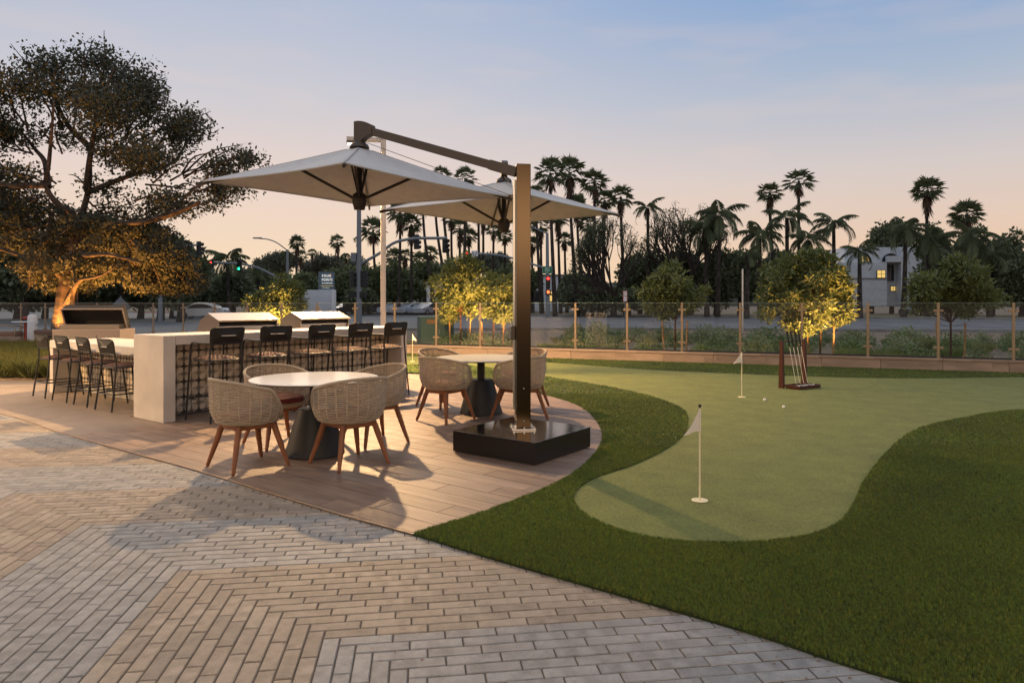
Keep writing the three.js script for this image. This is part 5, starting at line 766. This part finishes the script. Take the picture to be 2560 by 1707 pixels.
// ================================================================ STREET THINGS
{
  const lens = { red: glow(1, 0.03, 0.02, 5), green: glow(0.02, 0.9, 0.35, 4), off: std(C(0.02, 0.018, 0.015), 0.3) };
  const head = (parent, p, turn, lit, sc = 1) => { const m = mesh('signal_head', [bx(0.36 * sc, 1.05 * sc, 0.22 * sc, 0, 0, 0, 0.03)], M.signalBlack, parent); m.position.copy(p); m.rotation.y = turn; ['red', 'off', 'green'].forEach((c, i) => { const y = (0.33 - i * 0.33) * sc; const on = (lit === 'red' && i === 0) || (lit === 'green' && i === 2); mesh('signal_lens', [new THREE.CylinderGeometry(0.125 * sc, 0.125 * sc, 0.02, 16).rotateX(Math.PI / 2).translate(0, y, 0.12 * sc)], on ? lens[c] : lens.off, m); mesh('visor', [new THREE.CylinderGeometry(0.15 * sc, 0.15 * sc, 0.24 * sc, 14, 1, true, -Math.PI * 0.5 - Math.PI * 0.75 + Math.PI / 2, Math.PI * 1.5).rotateX(Math.PI / 2).translate(0, y, 0.22 * sc)], M.signalBlack, m); }); return m; };
  const signTex = (w, h, lines, bg = '#0a6b45', fg = '#e9efe9') => canvasTex(w, h, (c) => { c.fillStyle = bg; c.fillRect(0, 0, w, h); c.strokeStyle = fg; c.lineWidth = 4; c.strokeRect(5, 5, w - 10, h - 10); c.fillStyle = fg; c.textAlign = 'center'; c.textBaseline = 'middle'; lines.forEach(([t, y, s]) => { c.font = `bold ${s}px sans-serif`; c.fillText(t, w / 2, y); }); });
  const plate = (w, h, t, e = 0) => { const m = std(C(1, 1, 1), 0.5, { map: t }); if (e) { m.emissive = C(1, 1, 1); m.emissiveMap = t; m.emissiveIntensity = e; } const g = norm(bx(w, h, 0.03)); const p = g.attributes.position, n = g.attributes.normal, uv = g.attributes.uv; for (let i = 0; i < p.count; i++) if (Math.abs(n.getZ(i)) < 0.5) uv.setXY(i, 0.02, 0.02); return [g, m]; };
  const aero = signTex(256, 200, [['Aero', 52, 54], ['Drive', 108, 54], ['8100 →', 164, 34]]);
  // signal with lit heads at the left
  { const d = 62, S = d / F, b = at(718, 757, d), o = thing('traffic_signal', 'traffic signal mast with red and green lights and a tall street lamp arm', 'traffic light', [b.x, -0.07, -d]), P = (px, py) => V((px - 718) * S, EYE + (757 - py) * S + 0.07, 0);
    mesh('pole', [limb(V(0, 0, 0), P(718, 624), 0.16, 0.11, 12)], M.galv, o); mesh('mast_arm', [tube([P(718, 705), P(690, 692), P(640, 668), P(600, 660), P(524, 656)], 0.09, 30, 8)], M.galv, o);
    const la = mesh('lamp_arm', [tube([P(718, 626), P(690, 606), P(668, 598), P(648, 596)], 0.05, 20, 8)], M.galv, o); mesh('street_lamp_head', [bx(0.8, 0.12, 0.3, P(643, 595).x, P(643, 595).y, 0, 0.05)], M.galv, la);
    head(o, P(531, 667).add(V(0, 0, 0.25)), 0, 'red'); head(o, P(601, 663).add(V(0, 0, 0.25)), 0, 'green'); head(o, P(726, 722).add(V(0, 0, 0.3)), 0, 'green'); const [g, m] = plate(0.62, 0.5, aero); const q = mesh('street_sign', g, m, o); q.position.copy(P(722, 694)).add(V(0, 0, 0.2)); }
  // dark signal heads hanging in front of the big tree's crown
  { const d = 52, S = d / F, b = at(400, 757, d), o = thing('traffic_signal', 'traffic signal mast with unlit heads seen past the big tree', 'traffic light', [b.x, -0.07, -d]), P = (px, py) => V((px - 400) * S, EYE + (757 - py) * S + 0.07, 0); mesh('pole', [limb(V(0, 0, 0), P(400, 600), 0.16, 0.12, 12)], M.galv, o); mesh('mast_arm', [tube([P(400, 640), P(440, 618), P(494, 612)], 0.08, 20, 8)], M.galv, o); head(o, P(463, 617).add(V(0, 0, -0.2)), Math.PI * 0.8, 'off'); head(o, P(493, 620).add(V(0, 0, -0.2)), Math.PI * 0.8, 'off'); }
  // signal behind the umbrella
  { const d = 46, S = d / F, b = at(897, 757, d), o = thing('traffic_signal', 'grey signal pole with dark heads on a long curved mast arm', 'traffic light', [b.x, -0.07, -d]), P = (px, py) => V((px - 897) * S, EYE + (757 - py) * S + 0.07, 0);
    mesh('pole', [limb(V(0, 0, 0), P(897, 470), 0.2, 0.13, 14)], M.galv, o); mesh('mast_arm', [tube([P(900, 660), P(950, 632), P(985, 607), P(1030, 597), P(1117, 595)], 0.1, 40, 8)], M.galv, o); mesh('control_box', [bx(0.34, 0.6, 0.3, P(884, 643).x, P(884, 643).y, 0.0, 0.01)], M.galv, o);
    head(o, P(1040, 604).add(V(0, 0, -0.2)), 2.5, 'off', 0.95); head(o, P(1111, 613).add(V(0, 0, -0.1)), 1.2, 'off', 0.95); head(o, P(880, 697).add(V(0, 0, 0.1)), 2.2, 'off', 1.05); head(o, P(911, 697).add(V(0, 0, 0.1)), 2.9, 'off', 1.05); mesh('walk_signal', [bx(0.5, 0.42, 0.3, P(882, 736).x, P(882, 736).y, 0, 0.02), bx(0.5, 0.42, 0.3, P(906, 737).x, P(906, 737).y, 0.02, 0.02)], M.signalBlack, o); }
  // signal right of the mast
  { const d = 66, S = d / F, b = at(1370, 757, d), o = thing('traffic_signal', 'signal pole with red lights and green street sign near the palms', 'traffic light', [b.x, -0.07, -d]), P = (px, py) => V((px - 1370) * S, EYE + (757 - py) * S + 0.07, 0);
    mesh('pole', [limb(V(0, 0, 0), P(1368, 582), 0.22, 0.14, 14)], M.galv, o); mesh('lamp_arm', [tube([P(1368, 584), P(1340, 572), P(1310, 560)], 0.06, 12, 8)], M.galv, o); mesh('mast_arm', [tube([P(1370, 672), P(1330, 660), P(1280, 645), P(1230, 636), P(1160, 634)], 0.1, 30, 8)], M.galv, o);
    const [g, m] = plate(0.95, 0.72, aero); const q = mesh('street_sign', g, m, o); q.position.copy(P(1368, 675)).add(V(0, 0, 0.25)); head(o, P(1370, 706).add(V(0, 0, 0.3)), 0, 'red', 1.1); const w = mesh('walk_signal', [bx(0.5, 0.5, 0.3, 0, 0, 0, 0.03)], M.signalBlack, o); w.position.copy(P(1370, 730)).add(V(0, 0, 0.3)); mesh('hand_symbol', [bx(0.24, 0.28, 0.02, 0, 0, 0.155)], glow(1, 0.16, 0.04, 3), w);
    head(o, P(1167, 642).add(V(0, 0, 0.25)), 0, 'red'); const arrows = canvasTex(128, 128, c => { c.fillStyle = '#d8d8d8'; c.fillRect(0, 0, 128, 128); c.strokeStyle = '#1a1a1a'; c.fillStyle = '#1a1a1a'; c.lineWidth = 11; for (const [x, s] of [[42, -1], [86, 1]]) { c.beginPath(); c.moveTo(x, 110); c.lineTo(x, 70); c.quadraticCurveTo(x, 48, x + s * 20, 44); c.stroke(); c.beginPath(); c.moveTo(x + s * 34, 42); c.lineTo(x + s * 14, 26); c.lineTo(x + s * 16, 60); c.fill(); } }); const [g2, m2] = plate(0.62, 0.55, arrows); const a = mesh('lane_sign', g2, m2, o); a.position.copy(P(1187, 634)).add(V(0, 0, 0.2)); }
  // monument sign and board
  { const d = 72, b = at(786, 757, d), o = thing('monument_wall', 'pale blank monument wall beside the dark lit sign board', 'wall', [b.x, -0.05, -d]); mesh('panel', [box0(3.7, 2.9, 0.4, 0, 0, 0, 0.02)], M.whiteWall, o); mesh('return_panel', [box0(0.25, 2.92, 0.9, 1.98, 0, -0.2, 0.02)], M.white, o); }
  { const d = 80, b = at(817, 702, d), t = canvasTex(256, 320, (c) => { c.fillStyle = '#3a4650'; c.fillRect(0, 0, 256, 320); c.fillStyle = '#f6f2e8'; c.textAlign = 'center'; c.font = 'bold 62px sans-serif'; c.fillText('FOUR', 120, 92); c.fillText('POINTS', 130, 162, 190); c.font = 'bold 30px sans-serif'; c.fillText('BY SHERATON', 132, 212, 180); c.fillStyle = '#e9c86a'; c.fillRect(24, 246, 208, 7); c.fillStyle = '#f0e6cf'; c.font = '27px sans-serif'; c.fillText('San Diego', 110, 292); c.fillStyle = '#e8721c'; c.beginPath(); c.arc(190, 46, 11, 0, 7); c.fill(); }), o = thing('sign_board', 'dark slate sign board with lit white lettering on a post', 'sign', [b.x, 0, -d]); const [g, m] = plate(1.75, 2.1, t, 0.55); const q = mesh('board', g, m, o); q.position.y = b.y; mesh('plinth', [box0(1.6, b.y - 1.05, 0.3, 0, 0, -0.05)], M.galv, o); mesh('edge', [bx(0.1, 2.12, 0.2, -0.94, b.y, -0.06)], M.galv, o); }
  // small roadside things
  { const d = 39, b = at(1563, 757, d), o = thing('parking_sign', 'narrow white and red sign on a thin post by the kerb', 'sign', [b.x, -0.09, -d]); mesh('post', [limb(V(0, 0, 0), V(0, 2.2, 0), 0.025, 0.025, 8)], M.galv, o); const t = canvasTex(64, 192, c => { c.fillStyle = '#e6e0dc'; c.fillRect(0, 0, 64, 192); c.strokeStyle = '#b02a22'; c.lineWidth = 6; c.strokeRect(4, 4, 56, 90); c.strokeRect(4, 100, 56, 88); c.fillStyle = '#b02a22'; c.font = 'bold 22px sans-serif'; c.textAlign = 'center'; c.fillText('NO', 32, 40); c.fillText('P', 32, 75); }); const [g, m] = plate(0.24, 0.62, t); const q = mesh('plate', g, m, o); q.position.set(0, 1.95, 0.03); }
  { const d = 38, b = at(1857, 757, d), o = thing('steel_pole', 'plain pale steel pole standing at the kerb', 'pole', [b.x, -0.09, -d]); mesh('shaft', [limb(V(0, 0, 0), V(0, 3.45, 0), 0.055, 0.05, 10)], M.steel, o); mesh('cap', [lathe([[0.001, 3.47], [0.05, 3.45]], 10)], M.steel, o); }
  { const [x, z] = [at(1088, 757, 23).x, -23], o = thing('utility_cabinet', 'green metal utility cabinet behind the glass fence', 'utility box', [x, -0.09, z], 0.3); mesh('case', [box0(1.1, 1.12, 0.8, 0, 0, 0, 0.015)], M.cabinetGreen, o); mesh('door', [bx(0.5, 0.95, 0.02, -0.27, 0.55, 0.41, 0.005)], M.cabinetGreen, o); mesh('door', [bx(0.5, 0.95, 0.02, 0.27, 0.55, 0.41, 0.005)], M.cabinetGreen, o); mesh('warning_label', [bx(0.3, 0.14, 0.005, -0.22, 0.95, 0.423)], M.stake, o); mesh('latch', [bx(0.03, 0.16, 0.03, 0.05, 0.6, 0.43)], M.galv, o); }
  { const d = 36, b = at(300, 757, d), o = thing('road_sign', 'diamond road sign seen from its grey back beyond the fence', 'sign', [b.x, -0.07, -d]); mesh('post', [limb(V(0, 0, -0.03), V(0, 1.9, -0.03), 0.03, 0.03, 8)], M.galv, o); const g = bx(0.75, 0.75, 0.01); g.rotateZ(Math.PI / 4); g.translate(0, 1.35, 0); mesh('plate', [g], M.galv, o); }
  // parked cars
  const carMats = [[0.6, 0.62, 0.65], [0.42, 0.45, 0.5], [0.62, 0.62, 0.62], [0.05, 0.055, 0.065], [0.5, 0.52, 0.56], [0.12, 0.13, 0.15], [0.55, 0.55, 0.56]].map(c => new THREE.MeshPhysicalMaterial({ color: C(...c), roughness: 0.35, metalness: 0.3, clearcoat: 0.8, clearcoatRoughness: 0.1 }));
  const car = (px, d, k, turn, label, group) => {
    const b = at(px, 757, d), o = thing('parked_car', label, 'car', [b.x, 0.0, -d], turn, group), sh = new THREE.Shape(); sh.moveTo(-2.2, 0.3); sh.lineTo(-2.22, 0.72); sh.quadraticCurveTo(-2.1, 0.86, -1.5, 0.92); sh.lineTo(-1.2, 0.96); sh.quadraticCurveTo(-0.6, 1.42, 0.0, 1.44); sh.quadraticCurveTo(0.9, 1.46, 1.5, 1.0); sh.lineTo(2.05, 0.94); sh.quadraticCurveTo(2.25, 0.8, 2.22, 0.35); sh.lineTo(1.75, 0.28); sh.absarc(1.38, 0.32, 0.36, 0, Math.PI, false); sh.lineTo(-1.0, 0.28); sh.absarc(-1.38, 0.32, 0.36, 0, Math.PI, false); sh.closePath();
    const g = new THREE.ExtrudeGeometry(sh, { depth: 1.56, bevelEnabled: true, bevelSize: 0.07, bevelThickness: 0.09, bevelSegments: 2, curveSegments: 8 }); g.translate(0, 0, -0.78); mesh('body', [g], carMats[k], o);
    const wn = new THREE.Shape(); wn.moveTo(-1.1, 0.98); wn.quadraticCurveTo(-0.55, 1.37, 0.0, 1.38); wn.quadraticCurveTo(0.8, 1.39, 1.36, 1.01); wn.closePath(); const wg = new THREE.ExtrudeGeometry(wn, { depth: 1.75, bevelEnabled: false, curveSegments: 6 }); wg.translate(0, 0, -0.875); mesh('side_window', [wg], M.carGlass, o);
    mesh('windscreen', [beam(V(-1.28, 0.97, 0), V(-0.58, 1.42, 0), 1.36, 0.02), beam(V(1.5, 1.03, 0), V(0.86, 1.37, 0), 1.36, 0.02)], M.carGlass, o);
    for (const [x, z] of [[-1.38, 0.8], [1.38, 0.8], [-1.38, -0.8], [1.38, -0.8]]) { const w = mesh('wheel', [new THREE.CylinderGeometry(0.32, 0.32, 0.2, 20).rotateX(Math.PI / 2).translate(x, 0.32, z)], M.tyre, o); mesh('rim', [new THREE.CylinderGeometry(0.2, 0.2, 0.21, 12).rotateX(Math.PI / 2).translate(x, 0.32, z)], M.steel, w); }
    for (const z of [-0.6, 0.6]) { mesh('headlight', [bx(0.06, 0.12, 0.34, -2.24, 0.72, z, 0.02)], M.white, o); mesh('tail_light', [bx(0.06, 0.12, 0.34, 2.26, 0.76, z, 0.02)], M.redPaint, o); }
  };
  const pc = 'cars parked in the far car park'; [[935, 92, 3, 0.9], [983, 90, 0, 1.0], [1000, 90, 2, 0.95], [1025, 89, 4, 1.0], [1048, 89, 1, 0.95], [1072, 88, 6, 1.0], [870, 94, 5, 0.9], [1066, 99, 5, 0.9]].forEach(([px, d, k, t]) => car(px, d, k, t, 'car parked among the palms in the far car park', pc));
  car(505, 64, 2, 0.05, 'silver car driving through the intersection beyond the fence'); car(2300, 76, 3, 0.4, 'dark car in front of the white modern building');
}
// ---- buildings
{
  const win = glow(1, 0.66, 0.2, 0.9), dark = M.carGlass;
  { const d = 92, S = d / F, b = at(2210, 757, d), o = thing('modern_building', 'white two storey modern building with an arched window among palms', 'building', [b.x, 0, -d], -0.08), X = px => (px - 2210) * S, Y = py => EYE + (757 - py) * S;
    const wall = (x0, x1, y0, y1, z, m = M.whiteWall, n = 'wall') => mesh(n, [bx(X(x1) - X(x0), Y(y0) - Y(y1), 6, (X(x0) + X(x1)) / 2, (Y(y0) + Y(y1)) / 2, z - 3)], m, o, 1);
    wall(2040, 2218, 655, 765, 0); wall(2218, 2252, 655, 765, -1.6, M.whiteWall, 'entrance_recess'); wall(2252, 2345, 620, 765, 0); wall(2120, 2340, 617, 657, -0.6); wall(2218, 2252, 640, 655, 0.2); wall(2040, 2218, 695, 697, 0.1, M.kerb, 'ledge');
    const arch = new THREE.Shape(); arch.absarc(0, 0, 1.15, 0, Math.PI, false); arch.closePath(); const ag = new THREE.ExtrudeGeometry(arch, { depth: 0.1, bevelEnabled: false, curveSegments: 20 }); ag.translate(X(2232), Y(654), -0.55); mesh('arched_window', [ag], dark, o);
    for (const [x0, x1, y0, y1, lit] of [[2194, 2212, 676, 694, 1], [2160, 2178, 640, 653, 1], [2225, 2246, 662, 700, 0], [2240, 2250, 716, 726, 1]]) { const w = X(x1) - X(x0), h = Y(y0) - Y(y1), cx = (X(x0) + X(x1)) / 2, cy = (Y(y0) + Y(y1)) / 2, z = x0 > 2220 ? -1.5 : x0 < 2190 ? -0.5 : 0.1; const q = mesh('window', [bx(w + 0.12, h + 0.12, 0.12, cx, cy, z)], M.roofDark, o); mesh('pane', [bx(w, h, 0.06, cx, cy, z + 0.07)], lit ? win : dark, q); mesh('mullion', [bx(0.05, h, 0.05, cx, cy, z + 0.1), bx(w, 0.05, 0.05, cx, cy, z + 0.1)], M.roofDark, q); } }
  { const d = 120, S = d / F, b = at(1390, 757, d), o = thing('low_building', 'low white building with lit ground floor behind the palm trunks', 'building', [b.x, 0, -d]), X = px => (px - 1390) * S, Y = py => EYE + (757 - py) * S; mesh('wall', [bx(15, Y(690), 8, 0.4, Y(690) / 2, -4)], M.whiteWall, o, 1); mesh('roof', [bx(15.4, 0.3, 8.4, 0.4, Y(690) + 0.15, -4)], M.kerb, o); for (let k = 0; k < 6; k++) { const q = mesh('window', [bx(1.5, 1.9, 0.1, -5.2 + k * 2.1, 2.6, 0.03)], M.roofDark, o); mesh('pane', [bx(1.3, 1.7, 0.06, -5.2 + k * 2.1, 2.6, 0.08)], k % 3 === 1 ? dark : win, q); } }
  { const d = 130, S = d / F, b = at(1062, 757, d), o = thing('white_warehouse', 'plain white building behind the car park palms', 'building', [b.x, 0, -d]); mesh('wall', [bx(7, 6.8, 8, 0, 3.4, -4)], M.whiteWall, o, 1); mesh('parapet', [bx(7.2, 0.3, 8.2, 0, 6.95, -4)], M.kerb, o); }
}
// ---- unseen hotel front behind the viewer: upper openings added as warm fill, mirrored by the mast
{
  const z = 7.5, o = thing('hotel_front', 'unseen sand coloured hotel front with upper openings added as warm fill light', 'building', [0, 0, z]);
  mesh('wall', [box0(52, 2.4, 0.4, 0, 0, 0.2), box0(52, 3.5, 0.4, 0, 5.5, 0.2), ...[-24.3, -16, -8, 0, 8, 16, 24.3].map(x => box0(2.6, 3.1, 0.4, x, 2.4, 0.2))], std(C(0.5, 0.42, 0.34), 0.8, { map: T.plaster }), o, 1);
  for (let k = 0; k < 6; k++) { const x = -20 + k * 8; const q = mesh('window', [bx(5.3, 0.08, 0.12, x, 5.46, 0.12), bx(5.3, 0.08, 0.12, x, 2.44, 0.12), bx(0.08, 2.94, 0.12, x, 3.95, 0.12)], M.blackMetal, o); mesh('fill_glazing', [bx(5.3, 3.0, 0.04, x, 3.95, 0.2)], glow(1, 0.7, 0.42, 1.2), q); const a = new THREE.RectAreaLight(C(1, 0.7, 0.45), 4.2, 5.2, 2.9); a.position.set(x, 3.95, -0.02); o.add(a); }  // added openings, set high: warm fill that the fence glass does not mirror
}
console.log('objects', scene.children.length);
renderer.render(scene, camera);
